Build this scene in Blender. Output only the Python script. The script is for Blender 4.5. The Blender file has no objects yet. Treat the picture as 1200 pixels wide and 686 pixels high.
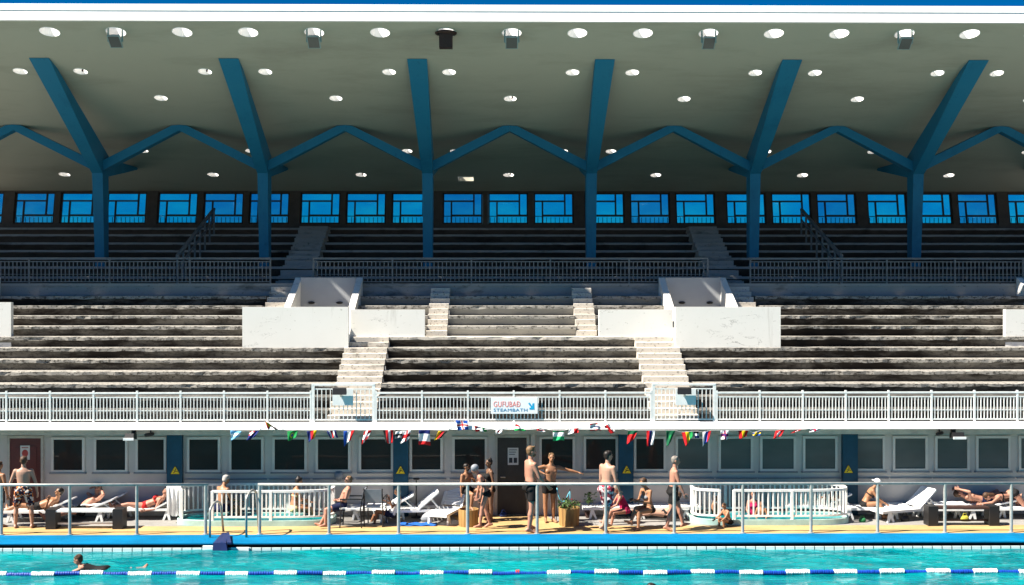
import bpy, bmesh, math, random
from mathutils import Vector, Matrix
random.seed(7)
R = math.radians
SC = bpy.context.scene
COL = SC.collection

# ------------------------------------------------------------------ camera geometry (1200 px wide photo)
F, CX, CY, HC = 1350.0, 585.0, 343.0, 5.95
def PX(px, d): return (px - CX) * d / F
def PZ(py, d): return HC - (py - CY) * d / F
def DF(py, z=0.0): return (HC - z) * F / (py - CY)      # distance of a point of height z seen at row py

# ------------------------------------------------------------------ materials
def nmat(name):
    m = bpy.data.materials.new(name); m.use_nodes = True
    nt = m.node_tree
    return m, nt, nt.nodes['Principled BSDF']
def setp(b, rough=0.6, spec=0.5, metal=0.0):
    b.inputs['Roughness'].default_value = rough
    b.inputs['Specular IOR Level'].default_value = spec
    b.inputs['Metallic'].default_value = metal
def pos_node(nt, scale, obj=False):
    if obj:
        g = nt.nodes.new('ShaderNodeTexCoord'); out = g.outputs['Object']
    else:
        g = nt.nodes.new('ShaderNodeNewGeometry'); out = g.outputs['Position']
    mp = nt.nodes.new('ShaderNodeMapping'); mp.inputs['Scale'].default_value = scale
    nt.links.new(out, mp.inputs['Vector'])
    return mp
def noise(nt, vec, scale=1.0, detail=6, rough=0.6, dist=0.0):
    n = nt.nodes.new('ShaderNodeTexNoise')
    n.inputs['Scale'].default_value = scale; n.inputs['Detail'].default_value = detail
    n.inputs['Roughness'].default_value = rough; n.inputs['Distortion'].default_value = dist
    nt.links.new(vec.outputs[0], n.inputs['Vector'])
    return n
def ramp(nt, fac, a, b, ca=(0,0,0,1), cb=(1,1,1,1)):
    r = nt.nodes.new('ShaderNodeValToRGB')
    r.color_ramp.elements[0].position = a; r.color_ramp.elements[1].position = b
    r.color_ramp.elements[0].color = ca; r.color_ramp.elements[1].color = cb
    nt.links.new(fac, r.inputs['Fac'])
    return r
def mixc(nt, fac, a, b, mode='MIX'):
    m = nt.nodes.new('ShaderNodeMix'); m.data_type = 'RGBA'; m.blend_type = mode
    for sock, v in ((m.inputs[0], fac), (m.inputs[6], a), (m.inputs[7], b)):
        if hasattr(v, 'is_output'): nt.links.new(v, sock)
        elif isinstance(v, (int, float)): sock.default_value = v
        else: sock.default_value = (v[0], v[1], v[2], 1)
    return m.outputs[2]
def add_bump(nt, b, h, strength=0.3, dist=0.02):
    bp = nt.nodes.new('ShaderNodeBump'); bp.inputs['Strength'].default_value = strength
    bp.inputs['Distance'].default_value = dist
    nt.links.new(h, bp.inputs['Height']); nt.links.new(bp.outputs[0], b.inputs['Normal'])
_pc = {}
def paint(name, c, rough=0.55, spec=0.4, metal=0.0, var=0.12, scale=3.0, obj=False):
    """a plain painted or moulded surface with slight uneven colour"""
    if name in _pc: return _pc[name]
    m, nt, b = nmat(name); setp(b, rough, spec, metal)
    mp = pos_node(nt, (scale, scale, scale), obj)
    n = noise(nt, mp, 1.0, 5, 0.65)
    r = ramp(nt, n.outputs['Fac'], 0.3, 0.7)
    d = tuple(v * (1 - var * 2) for v in c); l = tuple(min(1, v * (1 + var)) for v in c)
    nt.links.new(mixc(nt, r.outputs[0], d, l), b.inputs['Base Color'])
    _pc[name] = m
    return m
def stained(name, base, dark, sc1, lo, hi, sc2, spec_lo=0.62, spec_hi=0.70, rough=0.9, bump=0.4, base2=None):
    """weathered concrete: large black growth patches plus fine specks"""
    m, nt, b = nmat(name); setp(b, rough, 0.2)
    p1 = pos_node(nt, sc1); n1 = noise(nt, p1, 1.0, 8, 0.68, 0.3)
    p0 = pos_node(nt, (0.16, 0.3, 0.25)); n0 = noise(nt, p0, 1.0, 3, 0.5)
    add = nt.nodes.new('ShaderNodeMath'); add.operation = 'MULTIPLY_ADD'
    nt.links.new(n0.outputs['Fac'], add.inputs[0]); add.inputs[1].default_value = 0.7
    nt.links.new(n1.outputs['Fac'], add.inputs[2])
    sub = nt.nodes.new('ShaderNodeMath'); sub.operation = 'SUBTRACT'
    nt.links.new(add.outputs[0], sub.inputs[0]); sub.inputs[1].default_value = 0.35
    r1 = ramp(nt, sub.outputs[0], lo, hi)
    p2 = pos_node(nt, sc2); n2 = noise(nt, p2, 1.0, 4, 0.7)
    r2 = ramp(nt, n2.outputs['Fac'], spec_lo, spec_hi)
    pb = pos_node(nt, (1.3, 1.3, 1.3)); nb = noise(nt, pb, 1.0, 4, 0.6)
    c0 = mixc(nt, nb.outputs['Fac'], base, base2 or tuple(v * 0.75 for v in base))
    c1 = mixc(nt, r1.outputs[0], c0, dark)
    mul = nt.nodes.new('ShaderNodeMath'); mul.operation = 'MULTIPLY'
    nt.links.new(r2.outputs[0], mul.inputs[0]); mul.inputs[1].default_value = 0.85
    c2 = mixc(nt, mul.outputs[0], c1, dark)
    nt.links.new(c2, b.inputs['Base Color'])
    add_bump(nt, b, n2.outputs['Fac'], bump, 0.01)
    return m

M = {}
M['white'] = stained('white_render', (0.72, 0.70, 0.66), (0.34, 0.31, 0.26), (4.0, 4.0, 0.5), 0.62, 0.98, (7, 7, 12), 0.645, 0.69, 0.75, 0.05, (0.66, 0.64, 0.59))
def add_cracks(m, dark):
    nt = m.node_tree; b = nt.nodes['Principled BSDF']; src = b.inputs['Base Color'].links[0].from_socket
    n = noise(nt, pos_node(nt, (0.9, 0.9, 2.2)), 1.0, 7, 0.62, 0.8); r = ramp(nt, n.outputs['Fac'], .496, .505)
    e = r.color_ramp.elements.new(.500); e.color = (1, 1, 1, 1); r.color_ramp.elements[0].color = (0, 0, 0, 1); r.color_ramp.elements[2].color = (0, 0, 0, 1)
    k = noise(nt, pos_node(nt, (.7, .7, 1.4)), 1.0, 3, 0.5); kr = ramp(nt, k.outputs['Fac'], .58, .64)
    mu = nt.nodes.new('ShaderNodeMath'); mu.operation = 'MULTIPLY'; nt.links.new(r.outputs[0], mu.inputs[0]); nt.links.new(kr.outputs[0], mu.inputs[1])
    nt.links.new(mixc(nt, mu.outputs[0], src, dark), b.inputs['Base Color'])
add_cracks(M['white'], (0.10, 0.085, 0.07))
M['fascia'] = paint('fascia_white_paint', (0.88, 0.86, 0.83), 0.6, 0.3, var=0.03)
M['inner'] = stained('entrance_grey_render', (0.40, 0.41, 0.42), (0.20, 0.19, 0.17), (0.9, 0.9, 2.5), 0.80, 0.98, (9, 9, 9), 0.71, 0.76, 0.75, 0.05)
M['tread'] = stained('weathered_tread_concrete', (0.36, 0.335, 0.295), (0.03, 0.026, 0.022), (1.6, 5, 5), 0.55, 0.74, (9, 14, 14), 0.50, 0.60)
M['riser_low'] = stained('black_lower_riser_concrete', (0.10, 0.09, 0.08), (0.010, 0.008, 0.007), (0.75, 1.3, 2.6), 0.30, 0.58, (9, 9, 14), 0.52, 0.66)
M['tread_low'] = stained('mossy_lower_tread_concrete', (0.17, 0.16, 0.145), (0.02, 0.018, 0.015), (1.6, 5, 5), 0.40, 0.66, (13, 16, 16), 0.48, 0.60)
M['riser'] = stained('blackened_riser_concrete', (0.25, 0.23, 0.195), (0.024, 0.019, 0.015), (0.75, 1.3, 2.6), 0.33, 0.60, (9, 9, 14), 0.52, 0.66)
M['riser_clean'] = stained('grey_riser_concrete', (0.34, 0.33, 0.30), (0.03, 0.027, 0.022), (0.9, 1.5, 3.0), 0.66, 0.82, (7, 7, 12), 0.63, 0.70)
M['step'] = stained('aisle_step_concrete', (0.58, 0.53, 0.46), (0.05, 0.043, 0.035), (1.6, 2.2, 3), 0.58, 0.82, (13, 15, 15), 0.56, 0.66)
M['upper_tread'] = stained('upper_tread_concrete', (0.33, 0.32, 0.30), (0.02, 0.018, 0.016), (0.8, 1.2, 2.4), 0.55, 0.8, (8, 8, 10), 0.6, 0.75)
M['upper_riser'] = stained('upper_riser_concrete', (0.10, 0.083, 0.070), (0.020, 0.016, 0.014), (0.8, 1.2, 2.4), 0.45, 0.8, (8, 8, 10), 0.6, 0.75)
M['soffit'] = stained('roof_soffit_paint', (0.45, 0.43, 0.345), (0.29, 0.265, 0.21), (0.30, 0.9, 0.9), 0.48, 0.95, (5, 9, 9), 0.80, 0.95, 0.8, 0.03, (0.42, 0.40, 0.32))
M['rooftop'] = paint('roof_felt', (0.25, 0.25, 0.25), 0.9)
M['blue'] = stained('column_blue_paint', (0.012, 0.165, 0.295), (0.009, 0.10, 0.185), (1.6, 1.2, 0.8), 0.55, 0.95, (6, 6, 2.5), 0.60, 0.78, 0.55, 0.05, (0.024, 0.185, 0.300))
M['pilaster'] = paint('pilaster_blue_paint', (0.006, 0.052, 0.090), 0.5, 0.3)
M['wall'] = paint('grey_wall_paint', (0.50, 0.455, 0.415), 0.75, 0.3, var=0.05, scale=1.2)
M['lintel'] = paint('lintel_paint', (0.42, 0.39, 0.34), 0.75, 0.3)
M['dkwall'] = paint('dark_upper_wall', (0.085, 0.068, 0.058), 0.8, 0.2)
M['dkframe'] = paint('dark_window_frame', (0.035, 0.022, 0.018), 0.6, 0.3)
M['frame'] = paint('window_frame_paint', (0.56, 0.52, 0.47), 0.5, 0.4, var=0.04)
M['sill'] = paint('sill_grey', (0.22, 0.22, 0.23), 0.6)
M['reddoor'] = paint('dark_red_door_paint', (0.095, 0.016, 0.012), 0.45, 0.4)
M['browndoor'] = paint('brown_door_boards', (0.045, 0.038, 0.033), 0.55, 0.3)
M['paper'] = paint('paper_white', (0.55, 0.53, 0.50), 0.8, var=0.03)
M['ink'] = paint('dark_ink', (0.03, 0.03, 0.035), 0.7)
M['inkred'] = paint('red_ink', (0.35, 0.05, 0.04), 0.7)
M['rail_white'] = paint('white_railing_paint', (0.80, 0.78, 0.74), 0.5, 0.4, var=0.08, scale=6)
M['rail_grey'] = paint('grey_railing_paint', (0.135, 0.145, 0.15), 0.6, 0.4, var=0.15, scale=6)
M['steel'] = paint('galvanised_steel', (0.40, 0.40, 0.37), 0.4, 0.5, 0.35, var=0.12, scale=8)
M['plastic'] = paint('white_plastic', (0.78, 0.78, 0.76), 0.4, 0.45, var=0.05, scale=5, obj=True)
M['plastic_grey'] = paint('grey_plastic', (0.24, 0.25, 0.27), 0.5, 0.4, obj=True)
M['black'] = paint('black_metal', (0.014, 0.013, 0.013), 0.5, 0.4)
M['darkbrown'] = paint('dark_brown_metal', (0.045, 0.022, 0.017), 0.6, 0.3)
M['green_metal'] = paint('grey_green_metal', (0.27, 0.36, 0.35), 0.5, 0.4)
M['yellow'] = paint('warning_yellow', (0.72, 0.50, 0.01), 0.5, 0.3, var=0.03)
M['cyan'] = paint('sign_cyan', (0.01, 0.36, 0.62), 0.5, var=0.02)
M['signblue'] = paint('sign_blue', (0.06, 0.22, 0.42), 0.5, var=0.02)
M['coral'] = paint('sign_coral_red', (0.85, 0.20, 0.16), 0.5, var=0.02)
M['signwhite'] = paint('sign_white', (0.86, 0.86, 0.86), 0.5, var=0.02)
M['turq'] = paint('turquoise_rim_paint', (0.36, 0.53, 0.49), 0.5, 0.4, var=0.12)
M['turqtile'] = paint('turquoise_pool_tile', (0.02, 0.30, 0.32), 0.4, 0.5)
M['navy'] = paint('navy_plastic', (0.008, 0.020, 0.085), 0.4, 0.4)
M['ropeblue'] = paint('lane_float_blue', (0.008, 0.05, 0.34), 0.35, 0.5, var=0.1, scale=8)
M['ropewhite'] = paint('lane_float_white', (0.72, 0.74, 0.74), 0.35, 0.5, var=0.05, scale=8)
M['ropered'] = paint('lane_float_red', (0.5, 0.05, 0.05), 0.35, 0.5)
M['leaf'] = paint('plant_leaf', (0.05, 0.10, 0.02), 0.6, 0.3, var=0.3, scale=20)
M['flower'] = paint('flower_red', (0.35, 0.05, 0.05), 0.6, 0.3)
M['soil'] = paint('potting_soil', (0.03, 0.02, 0.014), 0.95)
M['towel_white'] = paint('white_towel', (0.72, 0.71, 0.69), 0.95, 0.1, var=0.06, scale=9)
M['bluecloth'] = paint('blue_cloth', (0.02, 0.10, 0.36), 0.95, 0.1, scale=9)
M['pinkcloth'] = paint('pink_cloth', (0.55, 0.02, 0.14), 0.9, 0.1)
M['greencloth'] = paint('green_cloth', (0.03, 0.16, 0.06), 0.9, 0.1)
M['yellowcloth'] = paint('yellow_cloth', (0.38, 0.33, 0.05), 0.9, 0.1)
M['cordblue'] = paint('pale_blue_cord', (0.12, 0.42, 0.52), 0.6)

def mat_wood():
    m, nt, b = nmat('planter_wood'); setp(b, 0.75, 0.25)
    mp = pos_node(nt, (14, 14, 0.9)); n = noise(nt, mp, 1.0, 6, 0.6)
    nt.links.new(mixc(nt, ramp(nt, n.outputs['Fac'], 0.3, 0.7).outputs[0], (0.19, 0.10, 0.035), (0.42, 0.26, 0.09)), b.inputs['Base Color'])
    return m
M['wood'] = mat_wood()
def mat_glass_dark(name, c, refl=0.5):
    m, nt, b = nmat(name); setp(b, 0.05, refl)
    mp = pos_node(nt, (0.7, 0.7, 1.6)); n = noise(nt, mp, 1.0, 3, 0.5)
    nt.links.new(mixc(nt, n.outputs['Fac'], tuple(v * 0.6 for v in c), tuple(v * 1.5 for v in c)), b.inputs['Base Color'])
    mp2 = pos_node(nt, (1.2, 1.2, 1.2)); n2 = noise(nt, mp2, 1.0, 2, 0.5)
    add_bump(nt, b, n2.outputs['Fac'], 0.08, 0.05)
    return m
M['glass_dark'] = mat_glass_dark('dark_window_glass', (0.026, 0.022, 0.020), 0.10)
M['glass_green'] = mat_glass_dark('green_grey_window_glass', (0.088, 0.092, 0.086), 0.16)
def mat_tint(name='sky_blue_glass', ca=(0.05, 0.70, 0.96), cb=(0.16, 0.86, 1.0)):  # the blue of the sky behind is put into the pane tint
    m = bpy.data.materials.new(name); m.use_nodes = True
    nt = m.node_tree; nt.nodes.clear()
    o = nt.nodes.new('ShaderNodeOutputMaterial'); t = nt.nodes.new('ShaderNodeBsdfTransparent')
    mp = pos_node(nt, (.45, 1, 1.1)); nn = noise(nt, mp, 1.0, 4, .6)
    nt.links.new(mixc(nt, ramp(nt, nn.outputs['Fac'], .35, .7).outputs[0], ca, cb), t.inputs[0])
    g = nt.nodes.new('ShaderNodeBsdfGlossy'); g.inputs['Roughness'].default_value = 0.03
    g.inputs['Color'].default_value = (0.9, 0.95, 1, 1)
    fr = nt.nodes.new('ShaderNodeFresnel'); fr.inputs[0].default_value = 1.35
    mx = nt.nodes.new('ShaderNodeMixShader')
    nt.links.new(fr.outputs[0], mx.inputs[0]); nt.links.new(t.outputs[0], mx.inputs[1]); nt.links.new(g.outputs[0], mx.inputs[2])
    nt.links.new(mx.outputs[0], o.inputs[0])
    return m
M['tint'] = mat_tint(); M['tint_dull'] = mat_tint('dull_sky_glass', (0.10, 0.58, 0.86), (0.22, 0.74, 0.93))
def mat_deck(name, c, spec=0.35):
    m, nt, b = nmat(name); setp(b, 0.7, spec)
    p1 = pos_node(nt, (0.8, 1.4, 1)); n1 = noise(nt, p1, 1.0, 6, 0.65)
    p2 = pos_node(nt, (9, 14, 9)); n2 = noise(nt, p2, 1.0, 4, 0.7)
    c1 = mixc(nt, ramp(nt, n1.outputs['Fac'], 0.35, 0.7).outputs[0], tuple(v * 0.72 for v in c), tuple(v * 1.08 for v in c))
    c2 = mixc(nt, ramp(nt, n2.outputs['Fac'], 0.55, 0.75).outputs[0], c1, tuple(v * 0.5 for v in c))
    nt.links.new(c2, b.inputs['Base Color'])
    add_bump(nt, b, n2.outputs['Fac'], 0.15, 0.005)
    return m
M['ochre'] = mat_deck('ochre_deck_paint', (0.45, 0.295, 0.130), 0.2)
M['deckgrey'] = mat_deck('grey_deck_concrete', (0.27, 0.255, 0.235))
M['coping'] = mat_deck('pool_edge_blue_paint', (0.0, 0.145, 0.31), 0.08)
M['gutter'] = paint('gutter_shade', (0.012, 0.016, 0.018), 0.6)  # near-black colour stands in for the shade under the coping
M['ground'] = mat_deck('ground_paving', (0.22, 0.22, 0.21))
def mat_tileline():
    m, nt, b = nmat('white_edge_tile'); setp(b, 0.3, 0.5)
    mp = pos_node(nt, (1, 1, 1))
    br = nt.nodes.new('ShaderNodeTexBrick'); br.offset = 0
    br.inputs['Color1'].default_value = (0.74, 0.78, 0.76, 1); br.inputs['Color2'].default_value = (0.66, 0.74, 0.72, 1)
    br.inputs['Mortar'].default_value = (0.06, 0.08, 0.08, 1)
    br.inputs['Scale'].default_value = 1.0; br.inputs['Mortar Size'].default_value = 0.012
    br.inputs['Brick Width'].default_value = 0.235; br.inputs['Row Height'].default_value = 0.5
    nt.links.new(mp.outputs[0], br.inputs['Vector'])
    nt.links.new(br.outputs[0], b.inputs['Base Color'])
    return m
M['tileline'] = mat_tileline()
def mat_water():
    m, nt, b = nmat('pool_water'); setp(b, 0.06, 0.3)
    b.inputs['IOR'].default_value = 1.33
    p1 = pos_node(nt, (0.55, 1.5, 1)); n1 = noise(nt, p1, 1.0, 5, 0.6, 0.6)
    p2 = pos_node(nt, (2.2, 5.0, 1)); n2 = noise(nt, p2, 1.0, 4, 0.6, 0.8)
    p3 = pos_node(nt, (7, 13, 1)); n3 = noise(nt, p3, 1.0, 3, 0.6, 0.4)
    c1 = mixc(nt, ramp(nt, n1.outputs['Fac'], 0.35, 0.68).outputs[0], (0.000, 0.092, 0.115), (0.000, 0.220, 0.232))
    c2 = mixc(nt, ramp(nt, n2.outputs['Fac'], 0.58, 0.72).outputs[0], c1, (0.02, 0.30, 0.31))  # ripple shade and highlights are painted in: dark troughs, pale crests
    nt.links.new(c2, b.inputs['Base Color'])
    a = nt.nodes.new('ShaderNodeMath'); a.operation = 'MULTIPLY_ADD'
    nt.links.new(n2.outputs['Fac'], a.inputs[0]); a.inputs[1].default_value = 0.55; nt.links.new(n1.outputs['Fac'], a.inputs[2])
    a2 = nt.nodes.new('ShaderNodeMath'); a2.operation = 'MULTIPLY_ADD'
    nt.links.new(n3.outputs['Fac'], a2.inputs[0]); a2.inputs[1].default_value = 0.22; nt.links.new(a.outputs[0], a2.inputs[2])
    add_bump(nt, b, a2.outputs[0], 0.75, 0.20)
    return m
M['water'] = mat_water()
def mat_skin(name, c):
    m, nt, b = nmat(name); setp(b, 0.5, 0.35)
    mp = pos_node(nt, (6, 6, 6), True); n = noise(nt, mp, 1.0, 4, 0.6)
    nt.links.new(mixc(nt, n.outputs['Fac'], tuple(v * 0.86 for v in c), (min(1, c[0] * 1.1), c[1] * 1.06, c[2] * 1.05)), b.inputs['Base Color'])
    return m
SK = {'pale': mat_skin('skin_pale', (0.37, 0.215, 0.15)), 'pink': mat_skin('skin_pink', (0.37, 0.18, 0.12)),
      'tan': mat_skin('skin_tan', (0.30, 0.145, 0.075)), 'brown': mat_skin('skin_brown', (0.20, 0.09, 0.045)),
      'dark': mat_skin('skin_dark', (0.15, 0.075, 0.042))}
HAIR = {'brown': paint('hair_brown', (0.055, 0.027, 0.013), 0.6, 0.3), 'dark': paint('hair_dark', (0.014, 0.010, 0.008), 0.5, 0.3),
        'blond': paint('hair_blond', (0.15, 0.085, 0.04), 0.6, 0.3), 'grey': paint('hair_grey', (0.19, 0.165, 0.14), 0.6, 0.3),
        'white': paint('hair_white', (0.36, 0.33, 0.30), 0.6, 0.3)}
def mat_pattern(name, base, spots, scale, th=0.5):
    m, nt, b = nmat(name); setp(b, 0.85, 0.15)
    mp = pos_node(nt, (scale, scale, scale), True)
    cur = base
    for k, c in enumerate(spots):
        v = nt.nodes.new('ShaderNodeMapping'); v.inputs['Location'].default_value = (3.1 * k, 1.7 * k, 5.3 * k)
        nt.links.new(mp.outputs[0], v.inputs[0])
        n = noise(nt, v, 1.0, 2, 0.5)
        r = ramp(nt, n.outputs['Fac'], th, th + 0.02)
        cur = mixc(nt, r.outputs[0], cur, c)
    nt.links.new(cur, b.inputs['Base Color'])
    return m
CL = {'black': paint('black_swimwear', (0.010, 0.009, 0.009), 0.8, 0.2), 'navy': paint('navy_swimwear', (0.008, 0.012, 0.045), 0.8, 0.2),
      'red': paint('red_swimwear', (0.42, 0.012, 0.012), 0.8, 0.2), 'magenta': paint('magenta_swimwear', (0.36, 0.012, 0.07), 0.8, 0.2),
      'cream': paint('cream_swimwear', (0.62, 0.52, 0.26), 0.8, 0.2), 'white': M['towel_white'],
      'silver': paint('silver_swimwear', (0.20, 0.21, 0.23), 0.6, 0.4), 'blue': paint('blue_grey_swimwear', (0.10, 0.15, 0.24), 0.8, 0.2),
      'floral': mat_pattern('dark_floral_print', (0.015, 0.012, 0.03), [(0.50, 0.14, 0.02), (0.6, 0.52, 0.45)], 15, 0.56),
      'redwhite': mat_pattern('red_and_white_print', (0.60, 0.54, 0.54), [(0.42, 0.02, 0.05), (0.10, 0.02, 0.03)], 12, 0.53)}

# ------------------------------------------------------------------ mesh builder
class MB:
    def __init__(s): s.v = []; s.f = []; s.m = []
    def add(s, vs, fs, mi=0):
        o = len(s.v); s.v += [tuple(v) for v in vs]
        for f in fs: s.f.append(tuple(i + o for i in f)); s.m.append(mi)
    def hexa(s, a, b, mi=0):
        """solid between two quads a, b of the same winding"""
        s.add(list(a) + list(b), [(3, 2, 1, 0), (4, 5, 6, 7), (0, 1, 5, 4), (1, 2, 6, 5), (2, 3, 7, 6), (3, 0, 4, 7)], mi)
    def box(s, x0, x1, y0, y1, z0, z1, mi=0):
        s.hexa([(x0, y0, z0), (x1, y0, z0), (x1, y1, z0), (x0, y1, z0)], [(x0, y0, z1), (x1, y0, z1), (x1, y1, z1), (x0, y1, z1)], mi)
    def obox(s, c, ax, ay, az, mi=0):
        """oriented box: centre and three half-axis vectors"""
        c, ax, ay, az = map(Vector, (c, ax, ay, az))
        q = lambda k: [c - ax - ay + k * az, c + ax - ay + k * az, c + ax + ay + k * az, c - ax + ay + k * az]
        s.hexa(q(-1), q(1), mi)
    def bar(s, p, q, w, h=None, mi=0, up=(0, 0, 1)):
        p, q = Vector(p), Vector(q); h = h or w; d = (q - p)
        n = d.normalized(); a = n.cross(Vector(up))
        if a.length < 1e-3: a = n.cross(Vector((1, 0, 0)))
        a.normalize(); b = a.cross(n).normalized()
        s.obox((p + q) / 2, d / 2, a * w / 2, b * h / 2, mi)
    def prism(s, prof, x0, x1, mi=0):
        """profile of (y,z) points swept along x"""
        n = len(prof)
        vs = [(x0, y, z) for y, z in prof] + [(x1, y, z) for y, z in prof]
        fs = [tuple(range(n)), tuple(range(2 * n - 1, n - 1, -1))] + [(i, i + n, (i + 1) % n + n, (i + 1) % n) for i in range(n)]
        s.add(vs, fs, mi)
    def loft(s, secs, n=12, mi=0, cap=True):
        """secs: (centre, axis_a, axis_b) ellipses"""
        o = len(s.v)
        for c, a, b in secs:
            c, a, b = Vector(c), Vector(a), Vector(b)
            for k in range(n):
                t = 2 * math.pi * k / n
                s.v.append(tuple(c + a * math.cos(t) + b * math.sin(t)))
        for i in range(len(secs) - 1):
            for k in range(n):
                k2 = (k + 1) % n
                s.f.append((o + i * n + k, o + i * n + k2, o + (i + 1) * n + k2, o + (i + 1) * n + k)); s.m.append(mi)
        if cap:
            s.f.append(tuple(o + k for k in range(n - 1, -1, -1))); s.m.append(mi)
            e = o + (len(secs) - 1) * n
            s.f.append(tuple(e + k for k in range(n))); s.m.append(mi)
    def tube(s, pts, r, n=8, mi=0, closed=False):
        pts = [Vector(p) for p in pts]; secs = []
        a = None
        for i, p in enumerate(pts):
            d = (pts[min(i + 1, len(pts) - 1)] - pts[max(i - 1, 0)]).normalized()
            if a is None:
                a = d.cross(Vector((0.13, 0.21, 1)))
                if a.length < 0.2: a = d.cross(Vector((1, 0, 0)))
            a = (a - a.dot(d) * d).normalized(); b = d.cross(a)
            rr = r[i] if isinstance(r, (list, tuple)) else r
            secs.append((p, a * rr, b * rr))
        s.loft(secs, n, mi, cap=True)
    def capsule(s, p, q, r0, r1, n=10, mi=0, flat=0):
        p, q = Vector(p), Vector(q); d = (q - p); L = max(d.length, 1e-5); d = d / L
        a = d.cross(Vector((0.31, 0.17, 0.93)))
        if a.length < 0.15: a = d.cross(Vector((1, 0, 0)))
        a.normalize(); b = d.cross(a); secs = []
        if not flat:
            for t in (80, 55, 28): secs.append((p - d * r0 * math.sin(R(t)), r0 * math.cos(R(t))))
        secs += [(p, r0), (p.lerp(q, .5), (r0 + r1) / 2), (q, r1)]
        if not flat:
            for t in (28, 55, 80): secs.append((q + d * r1 * math.sin(R(t)), r1 * math.cos(R(t))))
        s.loft([(c, a * r, b * r) for c, r in secs], n, mi)
    def ellip(s, c, ax, ay, az, n=12, m=8, mi=0):
        c, ax, ay, az = map(Vector, (c, ax, ay, az))
        s.loft([(c + az * math.sin(t), ax * math.cos(t), ay * math.cos(t)) for t in [R(-84 + 168 * i / m) for i in range(m + 1)]], n, mi)
    def lathe(s, c, prof, n=16, mi=0, axis='z'):
        c = Vector(c)
        A = {'z': ((1, 0, 0), (0, 1, 0), (0, 0, 1)), 'x': ((0, 1, 0), (0, 0, 1), (1, 0, 0)), 'y': ((0, 0, 1), (1, 0, 0), (0, 1, 0))}[axis]
        a, b, u = map(Vector, A)
        s.loft([(c + u * h, a * r, b * r) for r, h in prof], n, mi)
    def mesh(s, name, mats, origin=(0, 0, 0), smooth=False):
        me = bpy.data.meshes.new(name); o = Vector(origin)
        me.from_pydata([tuple(Vector(v) - o) for v in s.v], [], s.f)
        for m in (mats if isinstance(mats, (list, tuple)) else [mats]): me.materials.append(m)
        me.polygons.foreach_set('material_index', s.m)
        if smooth: me.polygons.foreach_set('use_smooth', [True] * len(me.polygons))
        bm = bmesh.new(); bm.from_mesh(me); bmesh.ops.recalc_face_normals(bm, faces=bm.faces); bm.to_mesh(me); bm.free()
        me.update(); return me
WO = {}     # world origin of every object built
def build(mb, name, mats, parent=None, origin=None, smooth=False):
    """link the collected shapes as ONE mesh object; vertices are given in world coordinates"""
    if origin is None:
        if parent is None:
            xs = [v[0] for v in mb.v]; ys = [v[1] for v in mb.v]; zs = [v[2] for v in mb.v]
            origin = ((min(xs) + max(xs)) / 2, (min(ys) + max(ys)) / 2, min(zs))
        else:
            origin = WO[parent.name]
    me = mb.mesh(name, mats, origin, smooth)
    o = bpy.data.objects.new(name, me); COL.objects.link(o)
    o.location = Vector(origin)
    if parent: o.parent = parent; o.location = Vector(origin) - WO[parent.name]
    WO[o.name] = Vector(origin)
    return o
def empty(name, loc):
    o = bpy.data.objects.new(name, None); COL.objects.link(o); o.location = loc; o.empty_display_size = 0.2
    WO[o.name] = Vector(loc); return o
def tag(o, label=None, cat=None, group=None, kind=None):
    for k, v in (('label', label), ('category', cat), ('group', group), ('kind', kind)):
        if v: o[k] = v
    return o
def copy_tree(o, parent=None):
    c = o.copy(); COL.objects.link(c)
    if parent: c.parent = parent
    for ch in [x for x in bpy.data.objects if x.parent == o]: copy_tree(ch, c)
    return c
def text_mesh(txt, size, name, width=1.0, bold=0.0):
    cu = bpy.data.curves.new(name, 'FONT'); cu.body = txt; cu.size = size; cu.extrude = 0.002; cu.offset = bold
    cu.space_character = width
    o = bpy.data.objects.new(name, cu); COL.objects.link(o)
    dg = bpy.context.evaluated_depsgraph_get(); dg.update()
    me = bpy.data.meshes.new_from_object(o.evaluated_get(dg))
    COL.objects.unlink(o); bpy.data.objects.remove(o); return me
# ================================================================== THE GRANDSTAND
AX = 0.38                      # axis of symmetry
def mir(x): return 2 * AX - x
XL, XR = -23.0, 23.8
BAYS = range(-4, 4)
COLX = [AX + 3 + 6 * k for k in BAYS]          # columns
MIDX = [AX + 6 * k for k in range(-3, 4)]      # middles of the bays
stand = empty('grandstand', (AX, 30.8, 0))
tag(stand, 'long open concrete grandstand with stained seating steps and blue forked columns under a sloping roof', 'grandstand')

D0, T, Z0, RI = 30.55, 0.62, 2.83, 0.301
def rd(k): return D0 + T * k
def rz(k): return Z0 + RI * k

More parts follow.
